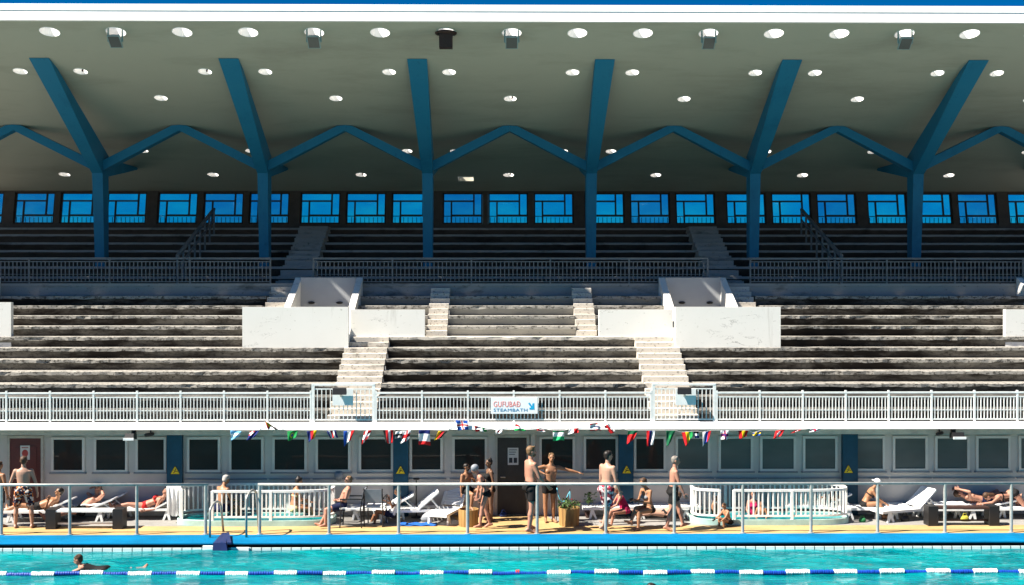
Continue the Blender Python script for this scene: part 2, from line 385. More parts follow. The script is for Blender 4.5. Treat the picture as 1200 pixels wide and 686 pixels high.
def row_mesh(k, x0, x1, d0, d1, z1, z0, mats, seedv, nose=0.095, under=0.12, jit=0.011):
    """one seating step: overhanging nose, undercut riser; slightly uneven edges"""
    rnd = random.Random(seedv)
    x0 += 0.003 * (k % 2); x1 -= 0.003 * (k % 2)
    n = max(2, int((x1 - x0) / 0.22)); mb = MB()
    prof = [(d0, z1 - 0.008), (d0 + 0.014, z1), (d1, z1), (d1, z0), (d0 + under + 0.05, z0), (d0 + under, z0 + 0.02), (d0 + 0.03, z1 - nose - 0.02), (d0 + 0.004, z1 - nose)]
    P = len(prof)
    for i in range(n + 1):
        x = x0 + (x1 - x0) * i / n
        j1, j2, j3 = (rnd.gauss(0, jit) for _ in range(3))
        if rnd.random() < 0.06: j1 += 0.03; j3 -= 0.02
        for q, (y, z) in enumerate(prof):
            if q in (0, 7): y += j1
            if q == 7: z += j2
            if q in (0,): z += min(0, j3)
            mb.v.append((x, y, z))
    for i in range(n):
        for q in range(P):
            q2 = (q + 1) % P
            a = i * P + q; b = i * P + q2
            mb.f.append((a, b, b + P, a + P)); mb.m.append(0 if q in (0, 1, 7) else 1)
    mb.f.append(tuple(range(P))); mb.m.append(1)
    mb.f.append(tuple(n * P + q for q in range(P - 1, -1, -1))); mb.m.append(1)
    return build(mb, 'bench_row', mats, stand)
TM = [M['tread'], M['riser']]; TC = [M['tread'], M['riser_clean']]
TL = [M['tread_low'], M['riser_low']]
UM = [M['upper_tread'], M['upper_riser']]
AIL, AIR = -4.53, -3.26            # lower aisle (left one)
SML, SMR = -2.2, -1.57             # small aisle beside the centre block
seed = 1
for k in range(0, 12):
    z0 = rz(k - 1) if k else 2.567
    d0, d1 = rd(k), rd(k + 1) + 0.16
    if k == 11: break
    spans = []
    if k <= 5:
        spans = [(XL, AIL), (AIR, mir(AIR)), (mir(AIL), XR)]
    elif k == 6:
        spans = [(XL, -7.42), (-4.45, mir(-4.45)), (mir(-7.42), XR)]
    else:
        spans = [(XL, -7.42), (-4.42, SML), (SMR, mir(SMR)), (mir(SML), mir(-4.42)), (mir(-7.42), XR)]
    for i, (a, b) in enumerate(spans):
        seed += 1
        clean = k >= 7 and abs((a + b) / 2 - AX) < 4.5
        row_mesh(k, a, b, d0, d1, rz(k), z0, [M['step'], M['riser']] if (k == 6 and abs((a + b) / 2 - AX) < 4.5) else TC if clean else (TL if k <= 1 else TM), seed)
# front passage behind the lower railing
mb = MB(); mb.prism([(30.00, 2.385), (30.07, 2.565), (30.10, 2.567), (31.6, 2.567), (31.6, 2.385)], XL, XR)  # front edge of the slab sloped back to brighten it in the sun
build(mb, 'balcony_slab', M['fascia'], stand)
mb = MB(); mb.box(XL, XR, 30.20, 30.54, 2.5672, 2.5712); build(mb, 'passage_floor', M['riser_low'], stand)
mb = MB(); mb.box(XL, XR, 30.40, 30.80, 2.20, 2.383)
build(mb, 'lintel_beam', M['lintel'], stand)
# walkway at the top of the lower tier
mb = MB(); mb.box(XL, XR, rd(11), 39.6, 5.5, 6.14)
mb.box(XL, XR, rd(11) - 0.02, rd(11) + 0.14, 6.143, 6.245)
build(mb, 'walkway_slab', M['upper_tread'], stand)
# upper benches
UD = [39.4, 40.8, 42.2, 43.6, 45.0, 46.4, 47.8]; UZ = [6.50, 6.87, 7.23, 7.55, 7.90, 8.29, 8.63]
for i in range(7):
    z0 = 6.143 if i == 0 else UZ[i - 1]
    seed += 1
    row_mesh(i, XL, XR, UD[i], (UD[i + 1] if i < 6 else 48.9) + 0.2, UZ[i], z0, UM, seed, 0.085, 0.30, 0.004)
# aisle stairs
def stairs(name, xa, xb, d0, z0, n, dr, dz, mat, skew=0.0, seedv=1):
    rnd = random.Random(seedv); mb = MB()
    for j in range(n):
        x0 = xa + skew * j + rnd.uniform(-0.012, 0.012); x1 = xb + skew * j + rnd.uniform(-0.012, 0.012)
        y = d0 + dr * j + rnd.uniform(-0.01, 0.01); z = z0 + dz * (j + 1) - 0.002 * (j % 2)
        mb.prism([(y, z - 0.01), (y + 0.012, z), (y + dr + 0.16, z), (y + dr + 0.16, z - dz - 0.06), (y, z - dz - 0.06)], x0, x1)
    return build(mb, name, mat, stand)
for s, (a, b) in enumerate(((AIL + .008, AIR - .008), (mir(AIR) + .008, mir(AIL) - .008))):
    stairs('aisle_stairs', a, b, rd(0) - 0.18, 2.567, 14, 0.2925, (rz(6) - 2.567) / 14, M['step'], 0, 11 + s)
for s, (a, b) in enumerate(((SML + .006, SMR - .006), (mir(SMR) + .006, mir(SML) - .006))):
    stairs('aisle_stairs', a, b, rd(7) - 0.16, rz(6) + .002, 9, 0.29, (6.14 - rz(6)) / 9.3, M['step'], 0, 21 + s)
for s, sg in enumerate((1, -1)):
    xa, xb = (-7.36, -6.62) if sg > 0 else (mir(-6.62), mir(-7.36))
    stairs('aisle_stairs', xa, xb, rd(6) - 0.10, rz(5), 11, 0.31, (6.138 - rz(5)) / 11, M['step'], 0, 31 + s)
    xa, xb = (-7.50, -6.35) if sg > 0 else (mir(-6.35), mir(-7.50))
    stairs('aisle_stairs', xa, xb, 38.75, 6.143, 13, 0.70, (8.66 - 6.143) / 13, M['upper_tread'], -0.055 * sg, 41 + s)
# vomitory boxes in the seating (entrances), each with its parapets
def vomitory(f):
    g = lambda a, b: (a, b) if f is None else (2 * AX - b, 2 * AX - a)
    mb = MB(); a, b = g(-7.50, -4.41); mb.box(a, b, 33.72, 33.90, rz(5) + .002, 5.526)
    build(mb, 'entrance_parapet', M['white'], stand)
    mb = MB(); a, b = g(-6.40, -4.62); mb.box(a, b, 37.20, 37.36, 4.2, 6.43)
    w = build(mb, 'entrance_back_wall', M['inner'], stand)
    for cx in (-6.05, -5.15):
        x = cx if f is None else mir(cx)
        l = MB(); l.ellip((x, 37.185, 5.62), (.11, 0, 0), (0, .05, 0), (0, 0, .045), 10, 6)
        build(l, 'wall_fitting', M['black'], w)
    for a, b in ((-6.60, -6.40), (-4.62, -4.42)):
        mb = MB(); a, b = g(a, b)
        mb.prism([(33.95, 4.2), (33.95, 4.6), (34.6, 5.1), (35.5, 5.55), (36.9, 6.19), (37.38, 6.435), (37.38, 4.2)], a, b)
        build(mb, 'entrance_side_wall', M['white'], stand)
    mb = MB(); a, b = g(-6.40, -4.62); mb.box(a, b, 33.9, 37.2, 4.1, 4.25)
    build(mb, 'entrance_floor', M['step'], stand)
    mb = MB(); a, b = g(-4.418, -2.215); mb.box(a, b, 34.33, 34.50, rz(6) + .002, 5.44)
    build(mb, 'wing_parapet', M['white'], stand)
vomitory(None); vomitory(1)
for x0, x1 in ((-18.0, -14.48), (15.16, 18.8)):
    mb = MB(); mb.box(x0, x1, 34.33, 34.50, rz(5), 5.66 if x0 < 0 else 5.44); build(mb, 'wing_parapet', M['white'], stand)
for xs in (((-16.30, -16.10), (-18.0, -16.31)), ((16.86, 17.06), (17.07, 18.6))):
    mb = MB(); a, b = xs[0]
    mb.prism([(34.52, 4.2), (34.52, 5.1), (35.5, 5.55), (36.9, 6.19), (37.38, 6.435), (37.38, 4.2)], a, b); build(mb, 'entrance_side_wall', M['white'], stand)
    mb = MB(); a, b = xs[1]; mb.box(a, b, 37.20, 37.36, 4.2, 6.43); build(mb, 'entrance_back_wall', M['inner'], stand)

# ------------------------------------------------------------------ window wall at the top
def wy(z): return 48.5 + 0.28 * (z - 8.8) / 1.4
Z_SILL, Z_HEAD = 8.83, 10.18
WW, WP = 1.70, 1.925
mb = MB()
mb.hexa([(XL, wy(8.4), 8.4), (XR, wy(8.4), 8.4), (XR, wy(8.4) + .25, 8.4), (XL, wy(8.4) + .25, 8.4)],
        [(XL, wy(Z_SILL), Z_SILL), (XR, wy(Z_SILL), Z_SILL), (XR, wy(Z_SILL) + .25, Z_SILL), (XL, wy(Z_SILL) + .25, Z_SILL)])
mb.hexa([(XL, wy(Z_HEAD), Z_HEAD), (XR, wy(Z_HEAD), Z_HEAD), (XR, wy(Z_HEAD) + .25, Z_HEAD), (XL, wy(Z_HEAD) + .25, Z_HEAD)],
        [(XL, wy(10.6), 10.6), (XR, wy(10.6), 10.6), (XR, wy(10.6) + .25, 10.6), (XL, wy(10.6) + .25, 10.6)])
wins = sorted([m + j * WP for m in [AX + 6 * k for k in range(-4, 5)] for j in (-1, 0, 1)])
wins = [w for w in wins if XL + 1 < w < XR - 1]
edges = [XL] + sum([[w - WW / 2, w + WW / 2] for w in wins], []) + [XR]
for a, b in zip(edges[0::2], edges[1::2]):
    mb.hexa([(a, wy(Z_SILL), Z_SILL), (b, wy(Z_SILL), Z_SILL), (b, wy(Z_SILL) + .25, Z_SILL), (a, wy(Z_SILL) + .25, Z_SILL)],
            [(a, wy(Z_HEAD), Z_HEAD), (b, wy(Z_HEAD), Z_HEAD), (b, wy(Z_HEAD) + .25, Z_HEAD), (a, wy(Z_HEAD) + .25, Z_HEAD)])
build(mb, 'window_wall', M['dkwall'], stand)
for i, w in enumerate(wins):
    x0, x1 = w - WW / 2 + .004, w + WW / 2 - .004; H = Z_HEAD - Z_SILL; W = x1 - x0
    mb = MB(); th = 0.066
    def fb(ua, va, ub, vb, off=0.0):
        pa = (x0 + W * ua, wy(Z_SILL + H * va) + .10 + off, Z_SILL + H * va); pb = (x0 + W * ub, wy(Z_SILL + H * vb) + .10 + off, Z_SILL + H * vb)
        mb.bar(pa, pb, th, th, up=(0, 1, 0))
    fb(0.02, 0, .02, 1); fb(.98, 0, .98, 1); fb(.04, .025, .96, .025, .002); fb(.04, .975, .96, .975, .002)
    fb(.78, .28, .78, .955, .004); fb(.04, .73, .76, .73, .002); fb(.22, .045, .22, .71, .004); fb(.24, .28, .96, .28, .002)
    fr = build(mb, 'upper_window', M['dkframe'], stand)
    p = MB(); o = .12
    p.hexa([(x0 + .05, wy(Z_SILL) + o, Z_SILL + .03), (x1 - .05, wy(Z_SILL) + o, Z_SILL + .03), (x1 - .05, wy(Z_SILL) + o + .008, Z_SILL + .03), (x0 + .05, wy(Z_SILL) + o + .008, Z_SILL + .03)],
           [(x0 + .05, wy(Z_HEAD) + o, Z_HEAD - .03), (x1 - .05, wy(Z_HEAD) + o, Z_HEAD - .03), (x1 - .05, wy(Z_HEAD) + o + .008, Z_HEAD - .03), (x0 + .05, wy(Z_HEAD) + o + .008, Z_HEAD - .03)])
    build(p, 'window_pane', M['tint_dull'] if random.Random(i * 13 + 1).random() < .35 else M['tint'], fr)
# a balcony with a railing outside these windows
mb = MB(); mb.box(XL, XR, 48.9, 51.5, 8.45, 8.7); build(mb, 'rear_balcony', M['dkwall'], stand)
mb = MB(); x = XL
mb.bar((XL, 50.6, 9.30), (XR, 50.6, 9.30), .035)
while x < XR: mb.box(x - .012, x + .012, 50.588, 50.612, 8.7, 9.25); x += .19
o = build(mb, 'balcony_railing', M['black']); tag(o, 'thin black balcony railing seen through the high band of blue windows', 'railing')

# ------------------------------------------------------------------ roof
SL = 0.263; RY0, RZ0 = 34.4, 14.03; RY1 = 49.15
def rf(y): return RZ0 - SL * (y - RY0)
mb = MB(); RX0, RX1 = -24.0, 24.8
mb.prism([(RY0, RZ0), (RY1, rf(RY1)), (RY1, rf(RY1) + .36), (RY0, RZ0 + .36)], RX0, RX1)
TH = .36
holes = []
for m in [AX + 2 * k for k in range(-11, 12)]: holes.append((m, 35.06, .31))
for c in COLX:
    for s in (-.98, .98): holes.append((c + s, 37.7, .235)); holes.append((c + s * .95, 44.4, .22))
for m in [AX + 6 * k for k in range(-3, 4)]: holes.append((m, 39.7, .235)); holes.append((m, 46.9, .235))
ang = math.atan(SL); nrm = Vector((0, math.sin(ang), math.cos(ang)))      # normal of the slab, pointing up
me = mb.mesh('roof', [M['soffit'], M['rooftop']], (AX, 30.8, 0))
for p in me.polygons: p.material_index = 1 if p.normal.z > 0.5 else 0
roof = bpy.data.objects.new('roof', me); COL.objects.link(roof); roof.parent = stand; WO['roof'] = Vector((AX, 30.8, 0))
cut = MB(); ux = Vector((1, 0, 0)); uv = nrm.cross(ux)
for (x, y, r) in holes:
    c = Vector((x, y, rf(y)))
    cut.loft([(c - nrm * .3, ux * r, uv * r), (c + nrm * 1.0, ux * r, uv * r)], 28)
HX, HY = -1.37, 47.4
cut.obox((HX, HY, rf(HY) + .2), ux * .33, uv * .26, nrm * .7)
cme = cut.mesh('cut', [M['fascia']], (AX, 30.8, 0)); co = bpy.data.objects.new('cut', cme); COL.objects.link(co); co.location = (AX, 30.8, 0)
md = roof.modifiers.new('b', 'BOOLEAN'); md.object = co; md.operation = 'DIFFERENCE'; md.solver = 'EXACT'
dg = bpy.context.evaluated_depsgraph_get(); dg.update()
nm = bpy.data.meshes.new_from_object(roof.evaluated_get(dg)); roof.modifiers.clear(); roof.data = nm; nm.name = 'roof'
bpy.data.objects.remove(co)
rnd = random.Random(3)
for (x, y, r) in holes:
    c = Vector((x, y, rf(y))); l = MB(); n = 28; ro, ri = r - .002, r - .02
    secs = []
    for rr, h in ((ri, -.012), (ri, TH / math.cos(ang) * .97), (ro, TH / math.cos(ang) * .97), (ro, -.012), (ri, -.012)):
        secs.append((c + nrm * h, ux * rr, uv * rr))
    l.loft(secs, n, cap=False)
    sk = build(l, 'skylight', M['fascia'], roof, smooth=False)
    if r < .3 and rnd.random() < .3:
        b = MB(); q = c + nrm * .06 + uv * (-.02) + ux * (r * .3); b.capsule(q - nrm * .05, q + nrm * .05, .035, .025, 8)
        build(b, 'socket', M['darkbrown'], roof)
l = MB(); c = Vector((HX, HY, rf(HY)))
for sx, sy, hx, hy in ((-.32, 0, .008, .258), (.32, 0, .008, .258), (0, -.25, .31, .008), (0, .25, .31, .008)):
    l.obox(c + ux * sx + uv * sy + nrm * .175, ux * hx, uv * hy, nrm * .18)
build(l, 'roof_hatch', M['fascia'], roof)
mb = MB(); mb.prism([(RY0 - .15, RZ0 - .015), (RY0 - .055, RZ0 + .285), (RY0 - .002, RZ0 + .285), (RY0 - .002, RZ0 - .015)], RX0, RX1)  # lower face tilted upward so that it catches more sun
mb.prism([(RY0 - .075, RZ0 + .30), (RY0 - .05, RZ0 + .50), (RY0 - .002, RZ0 + .50), (RY0 - .002, RZ0 + .30)], RX0, RX1)
mb.box(RX0, RX1, RY0 - .045, RY0 - .002, RZ0 + .2851, RZ0 + .2999)
build(mb, 'fascia', M['fascia'], roof)

# ------------------------------------------------------------------ columns
for c in COLX:
    mb = MB()
    def q(y0, y1, z, hw): return [(c - hw, y0, z), (c + hw, y0, z), (c + hw, y1, z), (c - hw, y1, z)]
    mb.hexa(q(42.33, 42.78, 6.9, .170), q(42.05, 42.72, 10.55, .195))
    col = build(mb, 'column', M['blue'], stand)
    a = MB()
    a.hexa([(c - .315, 36.75, 13.395), (c + .315, 36.75, 13.395), (c + .315, 36.95, 13.45), (c - .315, 36.95, 13.45)],
           [(c - .196, 42.045, 10.30), (c + .196, 42.045, 10.30), (c + .196, 42.73, 10.98), (c - .196, 42.73, 10.98)])
    build(a, 'column_arm', M['blue'], col)
    for s in (-1, 1):
        b = MB(); xa, xe, xb = c + s * .18, c + s * 2.74, c + s * 2.998
        def sec(x, z0, z1, y0, y1): return [(x, y0, z0), (x, y1, z0), (x, y1, z1), (x, y0, z1)]
        b.hexa(sec(xa, 10.40, 10.76, 42.10, 42.55), sec(xe, 11.70, 12.02, 41.95, 42.30))
        b.hexa(sec(xe + s * .001, 11.702, 12.018, 41.951, 42.299), sec(xb, 11.83, 12.04, 41.95, 42.30))
        build(b, 'column_brace', M['blue'], col)
    r = MB()
    r.hexa([(c - .16, 42.6, 10.2), (c + .16, 42.6, 10.2), (c + .16, 42.74, 10.9), (c - .16, 42.74, 10.9)],
           [(c - .16, 46.2, 10.85), (c + .16, 46.2, 10.85), (c + .16, 46.3, rf(46.3) + .05), (c - .16, 46.3, rf(46.3) + .05)])
    build(r, 'rear_arm', M['blue'], col)

# ------------------------------------------------------------------ ground floor front
WY = 30.82
mb = MB(); mb.box(XL, XR, WY, 33.0, 0.0, 2.38)
build(mb, 'ground_floor_wall', M['wall'], stand)
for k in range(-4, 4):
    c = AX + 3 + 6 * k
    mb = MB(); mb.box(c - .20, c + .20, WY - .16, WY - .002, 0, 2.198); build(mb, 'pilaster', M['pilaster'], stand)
def gwin(px0, px1, mat):
    x0, x1 = PX(px0, WY - .05), PX(px1, WY - .05); z0, z1 = 1.16, 2.10
    mb = MB(); t = .065
    mb.box(x0, x0 + t, WY - .05, WY - .003, z0, z1); mb.box(x1 - t, x1, WY - .05, WY - .003, z0, z1)
    mb.box(x0 + t, x1 - t, WY - .048, WY - .003, z0, z0 + t); mb.box(x0 + t, x1 - t, WY - .048, WY - .003, z1 - t, z1)
    w = build(mb, 'window', M['frame'], stand)
    p = MB(); p.box(x0 + t, x1 - t, WY - .022, WY - .004, z0 + t, z1 - t); build(p, 'window_pane', mat, w)
    s = MB(); s.box(x0 - .04, x1 + .04, WY - .075, WY - .002, z0 - .04, z0 - .003); build(s, 'window_sill', M['sill'], w)
GW = [(62, 101), (111.5, 151), (160, 196), (220, 259), (269, 309.5), (319.5, 360), (370, 411), (420.5, 461), (480, 519), (530, 571),
      (632, 674), (684, 724.5), (743, 781), (792, 833), (842.5, 883.5), (891.5, 934), (942, 983), (1003, 1039), (1048, 1089.5), (1098, 1139), (1146.5, 1187.5), (1197, 1238)]
for a, b in GW: gwin(a, b, M['glass_green'] if a > 780 else M['glass_dark'])
# thin ledges under the windows
mb = MB()
for a, b in GW:
    if a < 220: continue
    mb.box(PX(a - 3, WY), PX(b + 4, WY), WY - .035, WY - .002, .955, .985)
build(mb, 'cable_duct', M['sill'], stand)
def door(px0, px1, mat, name, boards):
    x0, x1 = PX(px0, WY), PX(px1, WY); z1 = 2.07
    mb = MB(); y0 = WY - .03
    if boards:
        n = 9; w = (x1 - x0) / n
        for i in range(n): mb.box(x0 + w * i + .006, x0 + w * (i + 1) - .006, y0 - .012, WY - .002, 0.02, z1)
        mb.box(x0, x1, y0, WY - .003, .02, z1 - .002)
    else:
        mb.box(x0, x1, y0, WY - .003, .02, z1)
        mb.box(x0 + .12, x1 - .12, y0 - .012, y0 - .001, .25, .95); mb.box(x0 + .12, x1 - .12, y0 - .012, y0 - .001, 1.05, 1.85)
    d = build(mb, name, mat, stand)
    f = MB(); t = .07
    f.box(x0 - t, x0 - .003, WY - .055, WY - .002, 0.0, z1 + t); f.box(x1 + .003, x1 + t, WY - .055, WY - .002, 0.0, z1 + t); f.box(x0 - .003, x1 + .003, WY - .053, WY - .002, z1 + .003, z1 + t)
    build(f, 'door_frame', M['lintel'], d)
    h = MB(); h.capsule((x0 + .09, y0 - .05, 1.02), (x0 + .2, y0 - .05, 1.02), .014, .014, 8); h.capsule((x0 + .09, y0 - .06, 1.02), (x0 + .09, y0, 1.02), .014, .014, 8)
    build(h, 'door_handle', M['steel'], d)
door(15, 51, M['reddoor'], 'door', False)
door(583, 617, M['browndoor'], 'door', True)
mb = MB(); mb.box(PX(622, WY), PX(627, WY), WY - .09, WY - .002, 0, 2.19); build(mb, 'downpipe', M['wall'], stand)
mb = MB(); mb.box(PX(-12, WY), PX(1, WY), WY - .03, WY - .002, 0, 2.1); build(mb, 'door', M['browndoor'], stand)
# inner body of the building below the tiers, and its ends
mb = MB()
for x0, x1 in ((XL, XL + .25), (XR - .25, XR)):
    mb.prism([(31.2, 0), (31.2, 2.3), (37.4, 5.8), (48.4, 8.3), (48.4, 0)], x0, x1)
build(mb, 'end_wall', M['wall'], stand)

# ------------------------------------------------------------------ railings
def railing(x0, x1, d, z0, zt, post_dx, bal_dx, mat, label, group, postw=.05, balw=.022, post_h=.0, mid=True, cat='railing', name='railing', balh=None):
    t = empty(name, ((x0 + x1) / 2, d, z0)); tag(t, label, cat, group)
    n = max(1, round((x1 - x0) / post_dx)); w = (x1 - x0) / n
    mb = MB(); mb.bar((x0 - .02, d, zt), (x1 + .02, d, zt), .05, .045); build(mb, 'top_rail', mat, t)
    mb = MB(); mb.bar((x0, d, z0 + .06), (x1, d, z0 + .06), .03, .035)
    mb.bar((x0, d + .002, zt - .11), (x1, d + .002, zt - .11), .03, .03)
    if mid: mb.bar((x0, d + .002, z0 + .30), (x1, d + .002, z0 + .30), .02, .02)
    build(mb, 'rail_bar', mat, t)
    for i in range(n + 1):
        mb = MB(); x = x0 + w * i
        mb.box(x - postw / 2, x + postw / 2, d - .022, d + .022, z0, zt + post_h); build(mb, 'post', mat, t)
        if i < n:
            k = max(2, round(w / bal_dx)); mb = MB()
            for j in range(1, k):
                xb = x + w * j / k; mb.box(xb - balw / 2, xb + balw / 2, d - .011, d + .011, z0 + .06, (balh or (zt - .11)))
            build(mb, 'baluster_panel', mat, t)
    return t
DR = 30.14
G1 = 'white railings along the front edge of the seating'
railing(XL, -4.92, DR, 2.566, 3.325, 1.143, .089, M['rail_white'], 'white railing along the balcony edge left of the left tall gate', G1, post_h=.06)
railing(-3.22, 3.98, DR, 2.566, 3.325, 1.143, .089, M['rail_white'], 'white railing in the middle that carries the steam bath sign', G1, post_h=.06)
railing(5.70, XR, DR, 2.566, 3.325, 1.143, .089, M['rail_white'], 'white railing along the balcony edge right of the right tall gate', G1, post_h=.06)
G2 = 'taller gates in the balcony railing'
railing(-4.86, -3.28, DR, 2.566, 3.54, 1.6, .11, M['rail_white'], 'taller white gate at the foot of the left seating aisle', G2, mid=False, name='railing_gate', cat='gate', postw=.08, post_h=.03)
railing(4.04, 5.64, DR, 2.566, 3.54, 1.6, .11, M['rail_white'], 'taller white gate at the foot of the right seating aisle', G2, mid=False, name='railing_gate', cat='gate', postw=.08, post_h=.03)
G3 = 'grey railings along the walkway between the tiers'
DW = rd(11) + .07
railing(XL, -7.42, DW, 6.24, 7.06, 2.4, .133, M['rail_grey'], 'shaded grey walkway railing left of the left stair', G3, balw=.03)
railing(-6.03, mir(-6.03), DW, 6.24, 7.06, 2.4, .133, M['rail_grey'], 'shaded grey walkway railing between the two upper stairs', G3, balw=.03)
railing(mir(-7.42), XR, DW, 6.24, 7.06, 2.4, .133, M['rail_grey'], 'shaded grey walkway railing right of the right stair', G3, balw=.03)
for sg, lab in ((1, 'grey sloping handrail climbing the left side of the upper benches'), (-1, 'grey sloping handrail climbing the right side of the upper benches')):
    x0, x1 = -10.75, -11.6
    if sg < 0: x0, x1 = mir(x0), mir(x1)
    t = empty('stair_handrail', (x0, 38.2, 6.24)); tag(t, lab, 'handrail', 'sloping handrails on the upper tier')
    def zb(y):
        for a in range(6, -1, -1):
            if y >= UD[a]: return UZ[a]
        return 6.14
    for dz in (0, .42):
        mb = MB(); mb.bar((x0, 38.6, 7.16 - dz), (x1, 47.0, 9.35 - dz), .11 if dz == 0 else .06, .09 if dz == 0 else .05); build(mb, 'rail', M['rail_grey'], t)
    for i in range(8):
        f = i / 7; y = 38.6 + 8.4 * f; x = x0 + (x1 - x0) * f
        mb = MB(); mb.box(x - .03, x + .03, y - .03, y + .03, zb(y), 7.14 + 2.19 * f); build(mb, 'post', M['rail_grey'], t)
# ================================================================== GROUND, DECK, POOL
def sheet(name, x0, x1, y0, y1, z, mat, kind='structure', thick=None):
    mb = MB()
    if thick: mb.box(x0, x1, y0, y1, z - thick, z)
    else: mb.add([(x0, y0, z), (x1, y0, z), (x1, y1, z), (x0, y1, z)], [(0, 1, 2, 3)])
    o = build(mb, name, mat); tag(o, kind=kind); return o
PXL, PXR, PY0, PY1 = -27.0, 27.0, -0.5, 27.6
WZ = -0.165
mb = MB()
for x0, x1, y0, y1 in ((-700, 700, 33.0, 900), (-700, PXL, -500, 33), (PXR, 700, -500, 33), (PXL, PXR, -500, PY0)):
    mb.add([(x0, y0, -.012), (x1, y0, -.012), (x1, y1, -.012), (x0, y1, -.012)], [(0, 1, 2, 3)])
tag(build(mb, 'ground', M['ground']), kind='structure')
deck = sheet('pool_deck', PXL, PXR, PY1 + .04, 33.0, -0.004, M['deckgrey'], thick=.03)
YOCH = DF(616.0)
mb = MB()
def poly(pts, z): mb.add([(x, y, z) for x, y in pts], [tuple(range(len(pts)))])
poly([(-26, 28.36), (26, 28.36), (26, YOCH - .1), (PX(670, YOCH), YOCH - .05), (PX(648, 30.0), 30.0), (PX(640, 30.6), 30.80), (PX(528, 30.6), 30.80), (PX(545, YOCH), YOCH), (-26, YOCH)], 0.0005)
tag(build(mb, 'painted_deck_strip', M['ochre']), kind='structure')
mb = MB()
mb.prism([(27.42, -.03), (27.42, -.004), (27.45, .004), (28.355, .004), (28.355, -.03)], PXL, PXR)
tag(build(mb, 'pool_edge', M['coping']), kind='structure')
mb = MB(); mb.box(PXL, PXR, 27.60, 27.64, -1.7, -.0301); mb.box(PXL, PXR, 27.431, 27.599, -.34, -.30); tag(build(mb, 'gutter', M['gutter']), kind='structure')
mb = MB(); mb.box(PXL, PXR, 27.39, 27.43, -1.7, -.108); tag(build(mb, 'pool_wall', M['tileline']), kind='structure')
# the water: a finely divided sheet with real swell
nx, ny = 300, 190; mb = MB(); rw = random.Random(5)
waves = [(rw.uniform(.5, 3.0), rw.uniform(0, 6.28), rw.gauss(1.57, .75), rw.uniform(.0025, .0065)) for _ in range(22)]
ys = [PY0 + .02 + (27.39 - PY0 - .02) * (1 - (1 - j / ny) ** 1.8) for j in range(ny + 1)]
for j in range(ny + 1):
    for i in range(nx + 1):
        x = PXL + (PXR - PXL) * i / nx; y = ys[j]; z = WZ
        for lam, ph, th, am in waves:
            z += am * math.sin((x * math.cos(th) + y * math.sin(th)) * 2 * math.pi / lam + ph)
        mb.v.append((x, y, z))
for j in range(ny):
    for i in range(nx):
        a = j * (nx + 1) + i; mb.f.append((a, a + 1, a + nx + 2, a + nx + 1)); mb.m.append(0)
tag(build(mb, 'pool_water', M['water'], smooth=True), kind='structure')

# ------------------------------------------------------------------ lane rope
RY = 25.05; u = F / RY
rope = empty('lane_rope', (PX(600, RY), RY, WZ)); tag(rope, 'lane rope of blue and white ribbed floats stretched along the pool', 'lane rope')
mb = MB(); mb.tube([(PX(-60, RY), RY, WZ + .02), (PX(1260, RY), RY, WZ + .02)], .012, 6); build(mb, 'cable', M['steel'], rope)
def floats(px0, px1, r, mat, nm):
    x0, x1 = PX(px0, RY), PX(px1, RY); n = max(2, round((x1 - x0) / .052)); w = (x1 - x0) / n
    z = WZ + .012 + rw.uniform(-.012, .018); y = RY + rw.uniform(-.02, .02); mb = MB()
    for i in range(n):
        c = x0 + w * (i + .5); rr = r * rw.uniform(.94, 1.04)
        mb.lathe((c, y, z + rw.uniform(-.006, .006)), [(rr * .45, -w * .48), (rr, -w * .36), (rr, w * .30), (rr * .45, w * .46)], 12, axis='x')
    build(mb, nm, mat, rope)
whites = [(-17, 11), (40, 67), (96, 123), (152, 180), (208.5, 236), (265, 292), (322, 349), (379, 406), (436, 463), (492.5, 520), (549.5, 577), (641, 669), (697, 725), (754, 782), (810, 838), (867, 894.5), (922, 950), (978, 1005.5), (1032, 1061), (1088, 1116), (1143, 1171), (1197, 1225)]
for i, (a, b) in enumerate(whites):
    floats(a, b, .065, M['ropewhite'], 'white_float')
    if i + 1 < len(whites): floats(b + .4, whites[i + 1][0] - .4, .053, M['ropeblue'], 'blue_float')
floats(604, 609, .06, M['ropered'], 'red_float')

# ------------------------------------------------------------------ guard railing at the pool edge
GYD = 28.42
def guard(px0, px1, posts, label):
    x0, x1 = PX(px0, GYD), PX(px1, GYD)
    t = empty('guard_railing', ((x0 + x1) / 2, GYD, 0)); tag(t, label, 'railing', 'steel guard railings along the pool edge')
    mb = MB(); zt = PZ(567.5, GYD); mb.tube([(x0, GYD, zt), (x1, GYD, zt)], .036, 10); build(mb, 'top_rail', M['steel'], t, smooth=True)
    for p in posts:
        mb = MB(); x = PX(p, GYD); mb.tube([(x, GYD, 0.004), (x, GYD, zt - .02)], .04, 10)
        mb.lathe((x, GYD, .004), [(.075, 0), (.075, .012), (.045, .016)], 12)
        build(mb, 'post', M['steel'], t, smooth=False)
guard(-160, 245.5, [-156, -76, 4.5, 84, 162, 242], 'grey steel guard railing at the pool edge left of the ladder gap')
guard(303, 1350, [305, 386, 467.3, 548, 629.5, 710, 790.5, 871, 951.5, 1030, 1109.5, 1188, 1268, 1348], 'long grey steel guard railing at the pool edge right of the ladder gap')
lad = empty('pool_ladder', (PX(268, 28), 28.0, 0)); tag(lad, 'steel pool ladder with two bent handrails in the gap of the guard railing', 'ladder')
def hoop(pts, r=.028):
    P = [Vector(p) for p in pts]; out = []
    for i in range(len(P)):
        out.append(P[i])
    mb = MB(); mb.tube(out, r, 10); build(mb, 'handrail', M['steel'], lad, smooth=True)
